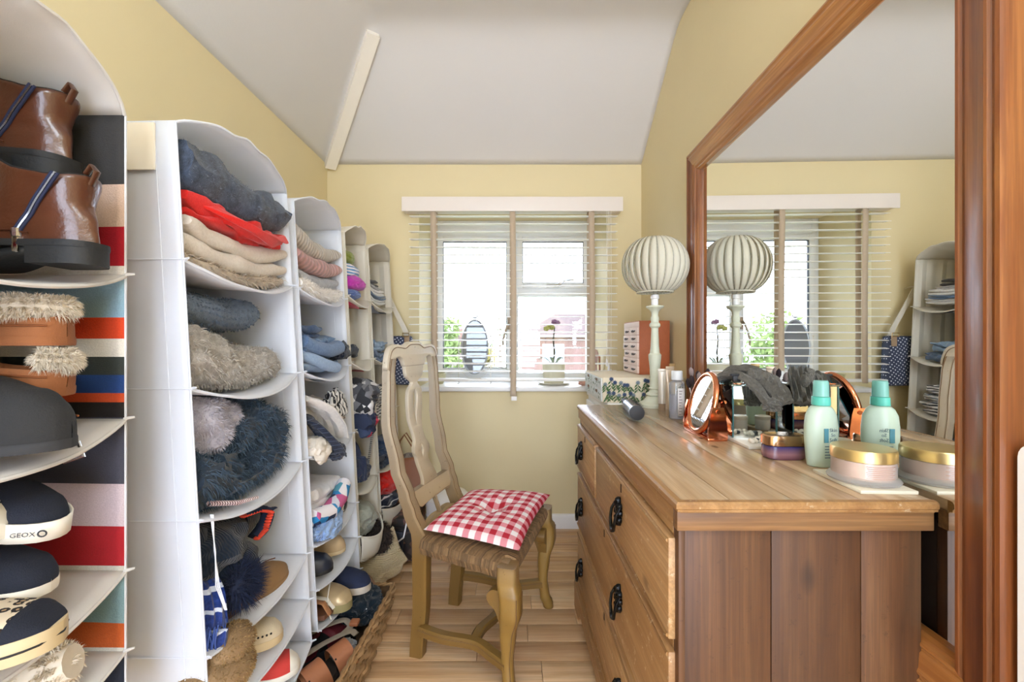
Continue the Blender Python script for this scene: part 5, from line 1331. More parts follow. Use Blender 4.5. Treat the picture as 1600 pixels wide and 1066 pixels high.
# hairbrush
hb = thing('round_hairbrush', 'round silver barrel hairbrush with black bristles lying on the chest', 'brush', (.42, 1.56, T))
A, B = Vector((.410, 1.45, T+.036)), Vector((.434, 1.66, T+.036)); ax = (B-A).normalized(); sx = ax.cross(Vector((0, 0, 1))).normalized(); sz = sx.cross(ax)
M_barrel = plain('silver_barrel', '#c6c9cf', .2, .9, .2, 40)
mk('barrel', G().tube([A+ax*.004, B-ax*.03], .023, 24), M_barrel, hb)
mk('end_cap', G().tube([A-ax*.004, A-ax*.003, A+ax*.004, A+ax*.008], [.017, .0245, .0245, .023], 24), M_blackmatt, hb)
mk('handle', G().tube([B-ax*.03, B-ax*.02, B+ax*.02, B+ax*.08, B+ax*.11], [.023, .013, .011, .013, .008], 16), M_blackmatt, hb)
g = G(); V = []; F_ = []
for i in range(15):
    for j in range(22):
        a = 2*PI*(j+.5*(i % 2))/22; d = sx*math.cos(a)+sz*math.sin(a); p = A+ax*(.012+.0112*i)
        b0 = len(V); V += [p+d*.022-ax*.0008, p+d*.022+ax*.0008, p+d*.0355+ax*R.uniform(-.002, .002), p+d*.022+sx.cross(d)*.0001+d.cross(ax)*.001]; F_ += [(b0,b0+1,b0+2), (b0,b0+2,b0+3), (b0+1, b0+3, b0+2)]
tag(mk('bristle', G().add(V, F_), M_blackmatt, hb, flip=True), kind='stuff')
# tubes and toner bottle
def ctube(label, x, y, h, w_, m, m2, ang):
    t = thing('cosmetic_tube', label, 'tube', (x, y, T), 'tubes of cream beside the lamp'); rings = []; Mx = Matrix.Translation((x, y, T)) @ Matrix.Rotation(ang, 4, 'Z')
    for k in range(13):
        u = k/12; a = w_/2*lerp(1, 1.06, u); b = lerp(w_/2*.95, .003, u**1.3)
        rings.append([Mx @ Vector((a*math.cos(2*PI*j/20), b*math.sin(2*PI*j/20), .026+(h-.026)*u)) for j in range(20)])
    mk('body', G().loft(rings), m, t); mk('crimp', G().xf(Mx) if False else G().box(-w_/2*1.06, w_/2*1.06, -.0025, .0025, h, h+.012, .001).xf(Mx), m, t)
    mk('cap', G().lathe([(0,0),(w_*.46,0),(w_*.48,.002),(w_*.47,.025),(0,.0255)], n=20).xf(Mx), m2, t)
M_tubew = plain('pearl_tube', '#e3ddd2', .35, .2, .1, 12); M_tubet = plain('taupe_tube', '#c2ad95', .35, .3, .1, 20); M_capt = plain('taupe_cap', '#a58f78', .4)
ctube('pearl white cream tube with a taupe cap nearest the lamp', .593, 1.742, .150, .031, M_tubew, M_capt, -.3)
ctube('tall cream and bronze tube between the white tube and the clear bottle', .572, 1.60, .168, .030, M_tubet, M_capt, .2)
ctube('gold topped tube hidden behind the taller bronze tube', .60, 1.655, .175, .028, plain('gold_tube', '#c9a877', .35, .4, .1, 20), M_capt, .5)
tb_ = thing('toner_bottle', 'clear toner bottle with a white cap and label', 'bottle', (.577, 1.545, T))
mk('bottle', G().lathe([(0,.001),(.026,.001),(.027,.004),(.027,.120),(.026,.126),(.016,.133),(.014,.136),(0,.136)], (.577, 1.545, T), 28, sy=.75), glassy('clear_plastic', (.95,.96,.98,1), .06, .05, .22), tb_)
mk('liquid', G().lathe([(0,.004),(.0245,.004),(.0245,.085),(0,.0855)], (.577, 1.545, T), 28, sy=.72), glassy('toner_liquid', (.84,.85,.92,1), .03, .05, .35), tb_)
mk('cap', G().lathe([(0,.1365),(.0185,.1365),(.019,.139),(.0185,.166),(.017,.168),(0,.168)], (.577, 1.545, T), 24), plain('frosted_cap', '#eef0f2', .3, trans=.2), tb_)
g = G().grid(lambda u, v: (.577+.0275*math.cos(lerp(-1.75, -.6, u)), 1.545+.0275*.76*math.sin(lerp(-1.75, -.6, u)), T+lerp(.012, .108, v)), 10, 1)
lb = mk('label', g, plain('paper_label', '#ece8e8', .6), tb_, solid=.0006, flip=True)
g = G()
for k in range(9):
    a = -1.3+.02*(k % 3); zz = T+.098-.010*k
    g.box(.577-.001, .577+.010-.002*(k % 3), 1.545-.0232, 1.545-.0225, zz, zz+.002)
mk('printed_line', g, plain('print_red_grey', '#8d7a80', .8), lb)
# makeup brush pot
mp = thing('makeup_brush_pot', 'dark pot of makeup brushes behind the copper mirror', 'pot', (.628, 1.47, T))
mk('pot', G().lathe([(0,0),(.03,0),(.032,.08),(.029,.08),(.027,.004),(0,.004)], (.628, 1.47, T), 24), plain('dark_pot', '#3a2d2c', .4), mp)
for k in range(9):
    a = k*.7; p = Vector((.628+.014*math.cos(a), 1.47+.014*math.sin(a), T+.02)); e = Vector((.628+.034*math.cos(a), 1.47+.034*math.sin(a), T+.115+.012*(k % 4)))
    h = mk('brush_handle', G().tube([p, e], .003, 8), plain('brush_handle', '#2a2020', .4) if k % 2 else plain('silver_ferrule', '#c8c4c4', .25, .8), mp)
    d = (e-p).normalized(); mk('brush_hair', G().tube([e, e+d*.012, e+d*.024, e+d*.032], [.004, .008, .0075, .002], 10), plain('brush_hair', '#33262a', .9) if k % 3 else plain('brush_hair_pale', '#8d7d7c', .9), h)
# copper vanity mirror
M_copper = plain('polished_copper', '#e2916a', .12, 1, .06, 30)
cm = thing('vanity_mirror', 'round double sided copper vanity mirror on a U shaped stand', 'mirror', (.556, 1.28, T))
mk('base', G().box(.529, .583, 1.192, 1.366, T, T+.010, .003), M_copper, cm)
for y_, s in ((1.194, 1), (1.364, -1)):
    pr = [(.530, T+.008), (.582, T+.008), (.582, T+.03), (.576, T+.075), (.571, T+.092), (.541, T+.092), (.536, T+.075), (.530, T+.03)]
    ar = mk('arm', G().prism(pr, lambda a, b, c: Vector((a, c, b)), y_-.004, y_+.004), M_copper, cm, sharp=30)
    mk('pivot', G().tube([(.556, y_-.006, T+.080), (.556, y_+.018*s, T+.085)], .006, 12), M_copper, ar)
cM = Matrix.Translation((.553, 1.279, T+.094)) @ Matrix.Rotation(math.radians(-1), 4, 'Z') @ Matrix.Rotation(math.radians(14), 4, 'Y')
ring = [cM @ Vector((0, .076*math.cos(2*PI*k/48), .084*math.sin(2*PI*k/48))) for k in range(48)]
rm = mk('rim', G().tube(ring, .0085, 12, closed=True), M_copper, cm)
for sx_, nm in ((-.004, 'mirror_glass'), (.004, 'mirror_glass')):
    g = G().add([cM @ Vector((sx_, .072*math.cos(2*PI*k/48), .080*math.sin(2*PI*k/48))) for k in range(48)], [tuple(range(48)) if sx_ > 0 else tuple(range(47, -1, -1))])
    mk(nm, g, mirror_mat('vanity_glass', (.95, .95, .95, 1)), rm, flip=True)
# mirrored candle box on a marble tile with pebbles
ti = thing('marble_tile', 'pale marble tile carrying the mirrored glass box', 'tile', (.665, 1.22, T))
mk('slab', G().box(.594, .728, 1.107, 1.36, T, T+.008, .0015), plain('marble', '#d9d3c8', .25, var=.12, vs=14), ti)
gb = thing('mirrored_box', 'mirrored glass cube box with teal edges under the grey headband', 'box', (.665, 1.27, T+.0085))
X0, X1, Y0, Y1, Z0, Z1 = .602, .722, 1.205, 1.330, T+.009, T+.148
M_mb = mirror_mat('box_mirror', (.86, .90, .88, 1)); M_teal = plain('teal_glass_edge', '#3f6a6c', .15, .2, .1, spec=.8)
for nm, b in (('front_pane', (X0, X1, Y0, Y0+.004)), ('back_pane', (X0, X1, Y1-.004, Y1))): mk(nm, G().box(*b, Z0, Z1), M_mb, gb)
for nm, b in (('side_pane', (X0, X0+.004, Y0+.0045, Y1-.0045)), ('side_pane', (X1-.004, X1, Y0+.0045, Y1-.0045))): mk(nm, G().box(*b, Z0, Z1), M_mb, gb)
mk('base_pane', G().box(X0+.0045, X1-.0045, Y0+.0045, Y1-.0045, Z0, Z0+.004), M_mb, gb)
mk('lid_pane', G().box(X0-.003, X1+.002, Y0-.003, Y1+.003, Z1, Z1+.005, .001), glassy('lid_glass', (.75, .88, .86, 1), .25), gb)
for x in (X0, X1-.001):
    for y_ in (Y0-.0006, Y1): mk('edge_strip', G().box(x-.0012, x+.0022, y_-.0016, y_+.0012, Z0, Z1), M_teal, gb)
GP = 'pebbles on the marble tile'
for k in range(17):
    x, y_ = .622+.006*(k % 9)*1.6+R.uniform(-.004, .004), 1.135+.022*(k//6)+R.uniform(-.006, .006)
    dark = k % 4 == 3
    solo('pebble', ('small white pebble in the row on the marble tile' if not dark else 'small dark grey pebble on the marble tile'), 'pebble', G().blob((x, y_, T+.0135), (.0062, .0058, .0052), k, .15, 1.5, 2), plain('white_pebble', '#e9e0d0', .6) if not dark else plain('dark_pebble', '#3e4246', .5), GP if not dark else 'dark pebbles on the tile')
# headband, scrunchies, claw clip
M_velv = fabric('grey_velvet', '#6b675f', '#514e48', scale=120); ZL = Z1+.0055
hd = thing('velvet_headband', 'grey twisted velvet headband draped over the mirrored box', 'headband', (.66, 1.24, ZL))
pts = [(.615, 1.300, ZL+.006), (.625, 1.27, ZL+.024), (.640, 1.225, ZL+.022), (.655, 1.185, ZL-.004), (.668, 1.165, ZL-.035), (.676, 1.16, ZL-.050)]
g = G(); drape(g, pts, .034, .016, 3, 12, 4); mk('band', g, M_velv, hd)
g = G(); crumple(g, (.682, 1.158, ZL-.052), (.020, .018, .017), 4, .5, 4); mk('knot', g, M_velv, hd)
sc2 = thing('pleated_scarf', 'dark grey pleated hair scarf bunched at the back of the mirrored box', 'scarf', (.69, 1.26, ZL))
g = G(); drape(g, [(.635, 1.325, ZL+.008), (.655, 1.29, ZL+.034), (.68, 1.25, ZL+.030), (.702, 1.205, ZL+.010), (.712, 1.175, ZL-.022), (.716, 1.16, ZL-.045)], .055, .026, 7, 14, 6); mk('band', g, M_velv, sc2)
g = G()
for k in range(7): crumple(g, (.664+.007*k, 1.225-.007*k, ZL+.026-.003*k), (.011, .014, .016), 20+k, .4, 3)
mk('ruffle', g, M_velv, sc2)
cc = thing('claw_clip', 'black plastic hair claw clip on top of the mirrored box', 'clip', (.625, 1.225, ZL))
g = G().box(.612, .634, 1.221, 1.229, ZL+.004, ZL+.026, .003); g.box(.606, .640, 1.219, 1.231, ZL+.022, ZL+.028, .002); mk('spring_grip', g, M_blackmatt, cc)
g = G()
for k in range(9): g.tube([(.636+.005*k, 1.222, ZL+.012), (.637+.005*k, 1.214, ZL+.008), (.638+.005*k, 1.211, ZL+.001)], .0016, 5)
g.tube([(.632, 1.224, ZL+.013), (.660, 1.222, ZL+.013), (.682, 1.219, ZL+.009)], .004, 6); mk('claw', g, M_blackmatt, cc)
pc = thing('bobby_tray', 'small copper hair slide on the mirrored box lid', 'slide', (.618, 1.215, ZL))
mk('bar', G().box(.607, .640, 1.206, 1.2135, ZL, ZL+.003, .001), M_copper, pc)
# jar, tin, pump bottle, cream pot on tile
jr = thing('cream_jar', 'purple glass cream jar with a rose gold lid', 'jar', (.632, 1.03, T))
def rrect(cx, cy, a, b, e, z, n=40): return [Vector((cx+a*math.copysign(abs(math.cos(2*PI*j/n))**e, math.cos(2*PI*j/n)), cy+b*math.copysign(abs(math.sin(2*PI*j/n))**e, math.sin(2*PI*j/n)), z)) for j in range(n)]
jm, nt, b = newmat('purple_glass'); sep = nd(nt, 'ShaderNodeSeparateXYZ', i_0=coords(nt)); nt.links.new(ramp(nt, nd(nt, 'ShaderNodeMapRange', i_0=sep.outputs[2], i_1=0., i_2=.03).outputs[0], [(0, C('#5a2c3c')), (.45, C('#8a6268')), (1, C('#352f63'))]), b.inputs['Base Color']); b.inputs['Roughness'].default_value = .08; b.inputs['Coat Weight'].default_value = .5
mk('glass', G().loft([rrect(.632, 1.03, a, a*.62, .6, T+z) for a, z in ((.040, 0), (.044, .003), (.045, .012), (.044, .030), (.040, .0315))]), jm, jr)
mk('lid', G().loft([rrect(.632, 1.03, a, a*.62, .6, T+z) for a, z in ((.0445, .032), (.0455, .033), (.0455, .052), (.043, .055), (.030, .0555))]), plain('rose_gold', '#d3ab86', .2, 1, .05), jr)
tn = thing('candle_tin', 'small white candle tin between the purple jar and the pump bottle', 'tin', (.705, 1.045, T))
mk('tin', G().lathe([(0,0),(.020,0),(.021,.002),(.021,.030),(0,.030)], (.705, 1.045, T), 28), plain('white_tin', '#e4e0d6', .4, var=.06), tn)
mk('lid', G().lathe([(.0215,.0305),(.022,.032),(.022,.040),(.020,.0415),(0,.0415)], (.705, 1.045, T), 28), plain('cream_tin_lid', '#d9d2c0', .4), tn)
pb = thing('pump_bottle', 'pale green pump bottle with a turquoise cap standing against the mirror', 'bottle', (.675, .965, T))
Mb = Matrix.Translation((.675, .965, T)) @ Matrix.Rotation(math.radians(7), 4, 'Z')
def el(a, b, z, n=36): return [Mb @ Vector((a*.88*math.cos(2*PI*j/n), b*math.sin(2*PI*j/n), z)) for j in range(n)]
mk('body', G().loft([el(a, a*.58*k, z) for a, k, z in ((.030, 1, 0), (.034, 1, .002), (.037, 1, .02), (.041, 1, .06), (.041, 1, .085), (.038, 1, .110), (.030, 1.1, .124), (.021, 1.4, .130), (.015, 1.7, .132))]), plain('pale_green_plastic', '#cfe0cf', .28, var=.02, trans=.25), pb)
cp = mk('collar', G().loft([el(a, a, z) for a, z in ((.019, .1325), (.0195, .134), (.0188, .150), (.0165, .151))]), plain('turquoise_cap', '#64cdbb', .3, var=.03, trans=.15), pb)
mk('overcap', G().loft([el(a, a, z) for a, z in ((.0165, .1515), (.0165, .155), (.0155, .182), (.014, .1855), (.006, .186))]), plain('clear_teal_cap', '#a9e2da', .2, trans=.5, coat=.5), pb)
mk('nozzle', G().loft([el(a, a, z) for a, z in ((.012, .152), (.012, .165), (.010, .176), (.004, .178))]), plain('turquoise_cap', '#64cdbb', .3), pb)
M_txt = plain('label_grey_ink', '#5d7480', .7); tx = Matrix.Rotation(PI/2, 4, 'X')
for k, (s_, sz, zz) in enumerate((('Skin', .011, .078), ('So', .010, .068), ('Soft', .011, .057))):
    letter(s_, sz, Mb @ Matrix.Translation((.007, -.0248, zz)) @ tx, M_txt, pb)
g = G().box(-.0135, -.004, -.0250, -.0235, .055, .085).xf(Mb); mk('label_picture', g, plain('label_teal', '#4f8c9c', .6, var=.3, vs=120), pb)
g = G()
for k in range(5): g.box(-.011, .013-.004*(k % 2), -.0242, -.0228, .046-.006*k, .0475-.006*k).xf(Matrix())
mk('printed_line', g.xf(Mb), M_txt, pb)
ct_ = thing('coaster_tile', 'cream square stone coaster at the near corner of the chest top', 'coaster', (.66, .81, T))
cM2 = Matrix.Translation((.665, .812, T)) @ Matrix.Rotation(math.radians(-2), 4, 'Z')
mk('tile', G().box(-.045, .055, -.030, .103, 0, .0065, .0012).xf(cM2), plain('cream_stone', '#e0d8c2', .45, var=.06, vs=30), ct_)
bp = thing('body_cream_pot', 'round glass pot of pink body cream with a gold lid on the coaster', 'pot', (.668, .835, T+.007))
bc = (.669, .842, T+.007)
mk('glass', G().lathe([(0,0),(.050,0),(.056,.002),(.058,.006),(.054,.011),(.0505,.014),(.0505,.042),(0,.042)], bc, 48), glassy('pot_glass', (.97,.97,.95,1), .08, .02, .35), bp)
mk('cream', G().lathe([(0,.010),(.0485,.010),(.0490,.0415),(0,.0415)], bc, 40), plain('pink_cream', '#dcb7a3', .5, var=.05), bp)
mk('lid', G().lathe([(.0505,.0425),(.0520,.043),(.0520,.060),(.0500,.0635),(.047,.0640),(0,.0640)], bc, 48), plain('matt_gold', '#cdb37a', .32, .8, .04), bp)
g = G()
for k in range(7):
    a0 = -2.15+.02*(k % 3); a1 = -1.15-.12*(k % 2)
    g.tube([(bc[0]+.0512*math.cos(lerp(a0, a1, j/10)), bc[1]+.0512*math.sin(lerp(a0, a1, j/10)), bc[2]+.037-.0035*k) for j in range(11)], .0004, 4)
mk('printed_line', g, plain('pot_print', '#a58377', .8), bp)
# ================================================================== WINDOW BOARD THINGS
ov = thing('oval_mirror', 'oval standing mirror with a little bird finial behind the blind', 'mirror', (-.245, 2.84, ZS))
M_wire = plain('white_wire', '#e6e2dc', .4)
oc = Vector((-.240, 2.84, ZS+.235)); oM = Matrix.Translation(oc) @ Matrix.Rotation(math.radians(-4), 4, 'X')
rg = [oM @ Vector((.083*math.cos(2*PI*k/48), 0, .172*math.sin(2*PI*k/48))) for k in range(48)]
fr_ = mk('frame', G().tube(rg, .006, 8, closed=True), plain('grey_metal_frame', '#aeb4bc', .35, .5), ov)
mk('mirror_glass', G().add([oM @ Vector((.081*math.cos(2*PI*k/48), -.002, .170*math.sin(2*PI*k/48))) for k in range(48)], [tuple(range(48))]), mirror_mat('oval_glass', (.13, .14, .15, 1), refl_grey=.35), fr_, flip=True)  # dark tint and grey diffuse stand in for a dimmer slat reflection
mk('back_plate', G().add([oM @ Vector((.081*math.cos(2*PI*k/48), .004, .170*math.sin(2*PI*k/48))) for k in range(48)], [tuple(range(48))]), plain('grey_metal_frame', '#aeb4bc', .35, .5), fr_, solid=.002)
g = G()
for s in (-1, 1):
    g.tube([(-.24+s*.103, 2.84, ZS), (-.24+s*.103, 2.84, ZS+.30)], .003, 6); g.tube([(-.24+s*.103, 2.84, ZS+.235), (-.24+s*.085, 2.84, ZS+.235)], .003, 6)
    g.blob((-.24+s*.103, 2.84, ZS+.305), (.007, .007, .007), 1, 0, 1, 2); g.tube([(-.24+s*.103, 2.80, ZS+.003), (-.24+s*.103, 2.88, ZS+.003)], .003, 6)
g.tube([(-.24-.103, 2.84, ZS+.03), (-.24+.103, 2.84, ZS+.03)], .003, 6)
g.tube([(-.24+.09*math.cos(a), 2.845, ZS+.115+.085*math.sin(a)) for a in [PI+PI*k/16 for k in range(17)]], .002, 5)
mk('stand', g, M_wire, ov)
g = G().blob((-.24, 2.85, ZS+.425), (.018, .006, .008), 2, .1, 1, 2); g.blob((-.224, 2.85, ZS+.434), (.006, .005, .006), 2, 0, 1, 2); g.tube([(-.25, 2.85, ZS+.427), (-.268, 2.85, ZS+.432), (-.275, 2.85, ZS+.438)], [.005, .003, .001], 6); g.tube([(-.24, 2.85, ZS+.405), (-.24, 2.85, ZS+.42)], .002, 5)
mk('bird', g, plain('grey_metal_frame', '#aeb4bc', .35, .5), ov)
pt = thing('potted_orchid', 'fading orchid in a cream pot on a saucer on the window board', 'plant', (.265, 2.80, ZS))
pc_ = (.265, 2.80, ZS)
mk('saucer', G().lathe([(0,0),(.085,0),(.105,.010),(.107,.014),(.10,.013),(.08,.006),(0,.006)], pc_, 32), plain('cream_glaze', '#e6e0cc', .35), pt)
mk('pot', G().lathe([(0,.007),(.062,.007),(.070,.06),(.072,.125),(.076,.127),(.076,.135),(.068,.135),(.066,.11),(0,.11)], pc_, 32), plain('ivory_pot', '#ddd8bd', .4), pt)
g = G()
for k in range(7):
    a = k*.9; g.grid(lambda u, v: (pc_[0]+math.cos(a)*(.02+.085*u)+math.sin(a)*.018*(v-.5)*math.sin(PI*min(1,u+.1)), pc_[1]+.6*math.sin(a)*(.02+.085*u), pc_[2]+.13+.045*math.sin(u*2.2)-.01*u+.004*abs(v-.5)), 8, 2)
mk('leaf', g, plain('orchid_leaf', '#8d9a86', .5, var=.3), pt, solid=.0015)
mk('stem', G().tube([(pc_[0]-.005, 2.80, ZS+.12), (pc_[0]+.004, 2.80, ZS+.20), (pc_[0]-.004, 2.80, ZS+.28), (pc_[0]+.006, 2.80, ZS+.36)], [.005, .006, .005, .003], 8), plain('orchid_stem', '#55503f', .8), pt)
for dx, dz, c in ((.004, .395, '#8e6a86'), (.022, .388, '#9a7a92'), (-.028, .362, '#a5a562'), (-.046, .352, '#b3b26a'), (-.012, .358, '#9fa05e')):
    g = G()
    for k in range(5): a = k*2*PI/5; g.blob((pc_[0]+dx+.010*math.cos(a), 2.80+.003*k, ZS+dz+.009*math.sin(a)), (.011, .005, .008), k, .25, 2, 2)
    mk('flower', g, plain('bloom_'+c[1:], c, .8, var=.25, vs=80), pt)
vs_ = thing('pink_vase', 'pale pink pearly jug at the right end of the window board', 'jug', (.525, 2.80, ZS))
mk('body', G().lathe([(0,0),(.03,0),(.034,.01),(.030,.06),(.026,.12),(.036,.17),(.038,.19),(.030,.215),(.012,.225),(0,.225)], (.512, 2.80, ZS), 24), plain('pearl_pink', '#d9bfc4', .3, .15), vs_)
mk('jug_handle', G().tube([(.535, 2.80, ZS+.20), (.555, 2.80, ZS+.17), (.556, 2.80, ZS+.09), (.536, 2.80, ZS+.05)], .006, 8), plain('copper_handle', '#b57c66', .3, .6), vs_)
sl_ = thing('seashell', 'small pinkish shell on the window board beside the floral box', 'shell', (.435, 2.70, ZS))
mk('shell', G().blob((.435, 2.70, ZS+.017), (.030, .02, .018), 5, .3, 2.4, 3, flat=.017), plain('shell_pink', '#c99a88', .5, var=.25, vs=60), sl_)
cp_ = thing('painted_cup', 'painted cup at the left end of the window board', 'cup', (-.47, 2.82, ZS))
mk('cup', G().lathe([(0,0),(.03,0),(.045,.03),(.05,.07),(.047,.07),(.04,.03),(0,.01)], (-.47, 2.82, ZS), 28), plain('painted_cup', '#c9c3a0', .4, var=.25, vs=50), cp_)

# ================================================================== BAGS AND FLOOR THINGS
bb = thing('patterned_bag', 'navy cross body bag with a white fleck print hanging by the window wall', 'bag', (-.67, 2.585, .86))
def dots():
    m, nt, b = newmat('navy_fleck'); v = coords(nt, (1,1,1), rot=(0, .6, 0)); vo = nd(nt, 'ShaderNodeTexVoronoi', i_Vector=v, i_Scale=62.0, i_Randomness=.12)
    nt.links.new(ramp(nt, vo.outputs['Distance'], [(0, C('#d6dae4')), (.2, C('#d6dae4')), (.26, C('#3a4258')), (1, C('#333a50'))]), b.inputs['Base Color']); b.inputs['Roughness'].default_value = .85; return m
g = G().box(-.735, -.585, 2.552, 2.618, .865, 1.150, .018); g.fn(lambda p: p+Vector((.03*(1.15-p.z), .0, .006*noise.noise(p*12))))
by = mk('body', g, dots(), bb)
M_strap = plain('cream_webbing', '#d8d1c2', .85, var=.06, vs=60)
rings = []
for P_ in ([Vector((-.740, 2.57, 1.42)), Vector((-.69, 2.58, 1.31)), Vector((-.635, 2.585, 1.20)), Vector((-.615, 2.585, 1.155)), Vector((-.607, 2.583, 1.10))],):
    g = G().loft([[p+Vector((.016, -.002, 0)), p+Vector((.016, .002, 0)), p+Vector((-.016, .002, .004)), p+Vector((-.016, -.002, .004))] for p in P_]); st2 = mk('strap', g, M_strap, bb)
mk('buckle', G().tube([(-.632, 2.546, 1.165), (-.596, 2.546, 1.165), (-.594, 2.546, 1.145), (-.630, 2.546, 1.145)], .003, 6, closed=True), plain('brass', '#a88a55', .3, .9), st2)
mk('leather_tab', G().box(-.622, -.592, 2.546, 2.551, 1.09, 1.15, .002), plain('tan_tab', '#a58a6c', .6), st2)
mk('hook', G().tube([(-.742, 2.57, 1.43), (-.742, 2.62, 1.43), (-.742, YB, 1.425)], .004, 8), M_chrome, bb)
# vanity suitcase with tapestry sides
sc_ = thing('tapestry_case', 'tapestry patterned vanity case with a navy end under the cream organiser', 'suitcase', (-.6, 2.36, 0))
M_tap = scarfmat('tapestry', ['#3a2a22', '#5c4030', '#2a2522', '#7a5640', '#4a3b38', '#6b4a42', '#2f2a2e'], 30)
mk('body', G().box(-.74, -.50, 2.225, 2.56, .004, .175, .012), M_tap, sc_); mk('lid', G().box(-.742, -.498, 2.223, 2.562, .178, .226, .012), M_tap, sc_)
mk('end_panel', G().box(-.735, -.545, 2.205, 2.2225, .01, .165, .006), plain('navy_vinyl', '#1d2434', .5), sc_)
mk('binding', G().tube([(-.499, 2.224, .01), (-.499, 2.224, .22), (-.499, 2.56, .222)], .005, 6), plain('dark_binding', '#241c1a', .7), sc_)
mk('seam_band', G().box(-.743, -.497, 2.222, 2.563, .172, .181, .002), plain('dark_binding', '#241c1a', .7), sc_)
g = G().tube([(-.60, 2.18, .215), (-.555, 2.16, .13), (-.60, 2.17, .085), (-.66, 2.16, .075)], .004, 6)
g = G().tube([(-.535, 2.50, .240), (-.520, 2.30, .238), (-.518, 2.185, .236), (-.535, 2.178, .150), (-.60, 2.175, .10), (-.66, 2.175, .08)], .004, 6)
solo('white_cable', 'white cable looping over the navy end of the tapestry case', 'cable', g, M_white)
# tan tote on the case
tt = thing('leather_tote', 'tan leather tote bag standing on the tapestry case behind the chair back', 'bag', (-.56, 2.47, .228))
M_tl = plain('tan_tote_leather', '#8a5633', .5, var=.15, vs=10, bump=.15, bs=200)
rings = []
for k in range(12):
    h = k/11; z = .229+.245*h; a = lerp(.105, .090, h); b = lerp(.05, .03, h)
    rings.append([Vector((-.565+a*math.copysign(abs(math.cos(2*PI*j/32))**.5, math.cos(2*PI*j/32)), 2.48+b*math.copysign(abs(math.sin(2*PI*j/32))**.5, math.sin(2*PI*j/32))+.006*noise.noise(Vector((j*.4, h*4, 1))), z+(.03*math.cos(2*PI*j/32) if k == 11 else 0))) for j in range(32)])
tbod = mk('body', G().loft(rings, caps=False), M_tl, tt, solid=.003)
mk('bottom', G().add(rings[0], [tuple(range(32))]), M_tl, tt, solid=.003)
for s in (-1, 1):
    g = G().tube([(-.645, 2.48+s*.028, .43), (-.635, 2.48+s*.026, .55), (-.60, 2.48+s*.024, .60), (-.555, 2.48+s*.025, .53), (-.51, 2.48+s*.028, .44)], .008, 8, flat=.4); mk('handle', g, M_tl, tt)
g = G(); crumple(g, (-.57, 2.48, .455), (.06, .025, .03), 5, .4, 4); solo('grey_cloth', 'grey patterned cloth stuffed in the top of the tan tote', 'cloth', g, scarfmat('grey_cloth_mat', ['#6d6258', '#8c8074', '#4b443e'], 40))
# straw bag with dark fur inside
sw = thing('straw_bag', 'slumped cream woven straw bag on the floor past the wicker basket', 'bag', (-.62, 2.02, 0))
M_straw = fabric('woven_straw', '#dac8a4', '#c6b087', scale=200, knit=170, kdir='Z', kstr=.25, bump=.5)
pts3 = [Vector((-.565, 2.10, .235)), Vector((-.49, 2.075, .10)), Vector((-.535, 1.985, .004)), Vector((-.70, 1.93, .004)), Vector((-.74, 1.96, .10)), Vector((-.66, 2.02, .10))]
def sf_(u, v):
    a = pts3[0].lerp(pts3[1], u); b = pts3[5].lerp(pts3[2], u) if u < .5 else pts3[5].lerp(pts3[2], u)
    p = pts3[0].lerp(pts3[4], v).lerp(pts3[1].lerp(pts3[2], min(1, v*1.0)), u) if False else None
    top_ = pts3[0].lerp(Vector((-.71, 1.955, .03)), v); bot = Vector((-.49, 2.08, .09)).lerp(Vector((-.62, 1.93, .004)), v)
    mid_ = (top_+bot)/2+Vector((.022, -.03, .0))*(1-(2*v-1)**2)+Vector((0, 0, -.02))
    q_ = top_.lerp(mid_, u*2) if u < .5 else mid_.lerp(bot, u*2-1)
    return q_+Vector((.004*noise.noise(q_*14), .004*noise.noise(q_*11), 0))
mk('front_flap', G().grid(sf_, 16, 24), M_straw, sw, solid=.006)
g = G().blob((-.63, 2.06, .075), (.12, .09, .072), 3, .15, 1.4, 4); mk('body', g, M_straw, sw)
rp = [sf_(0, k/24) for k in range(25)]; mk('braided_rim', G().tube([p+Vector((0, 0, .003*math.sin(i*2.2))) for i, p in enumerate(rp)], .006, 6), M_straw, sw)
fu = thing('fur_stole', 'dark brown fur stole spilling out of the straw bag', 'fur', (-.65, 2.08, .12))
g = G(); crumple(g, (-.655, 2.085, .175), (.085, .07, .085), 6, .3, 4); fm_ = plain('dark_fur', '#2c231f', .9, var=.5, vs=30); p_ = mk('pelt', g, fm_, fu); tag(mk('fur_pile', G().fur(g, 8000, .016, .0009, 3, droop=.5), plain('dark_fur_tip', '#5a4a40', .9, var=.5, vs=25, isl=.8), p_, flip=True), kind='stuff')
# white pedal bin behind the chair
pbn = thing('white_bin', 'round white bin with a domed lid behind the chair', 'bin', (-.345, 2.36, 0))
mk('bucket', G().lathe([(0,.002),(.10,.002),(.115,.28),(.110,.28),(0,.27)], (-.345, 2.36, 0), 32), M_white, pbn); mk('lid', G().lathe([(0,.330),(.05,.328),(.10,.312),(.118,.292),(.118,.2805),(.10,.2805),(0,.2805)], (-.345, 2.36, 0), 32), M_white, pbn)

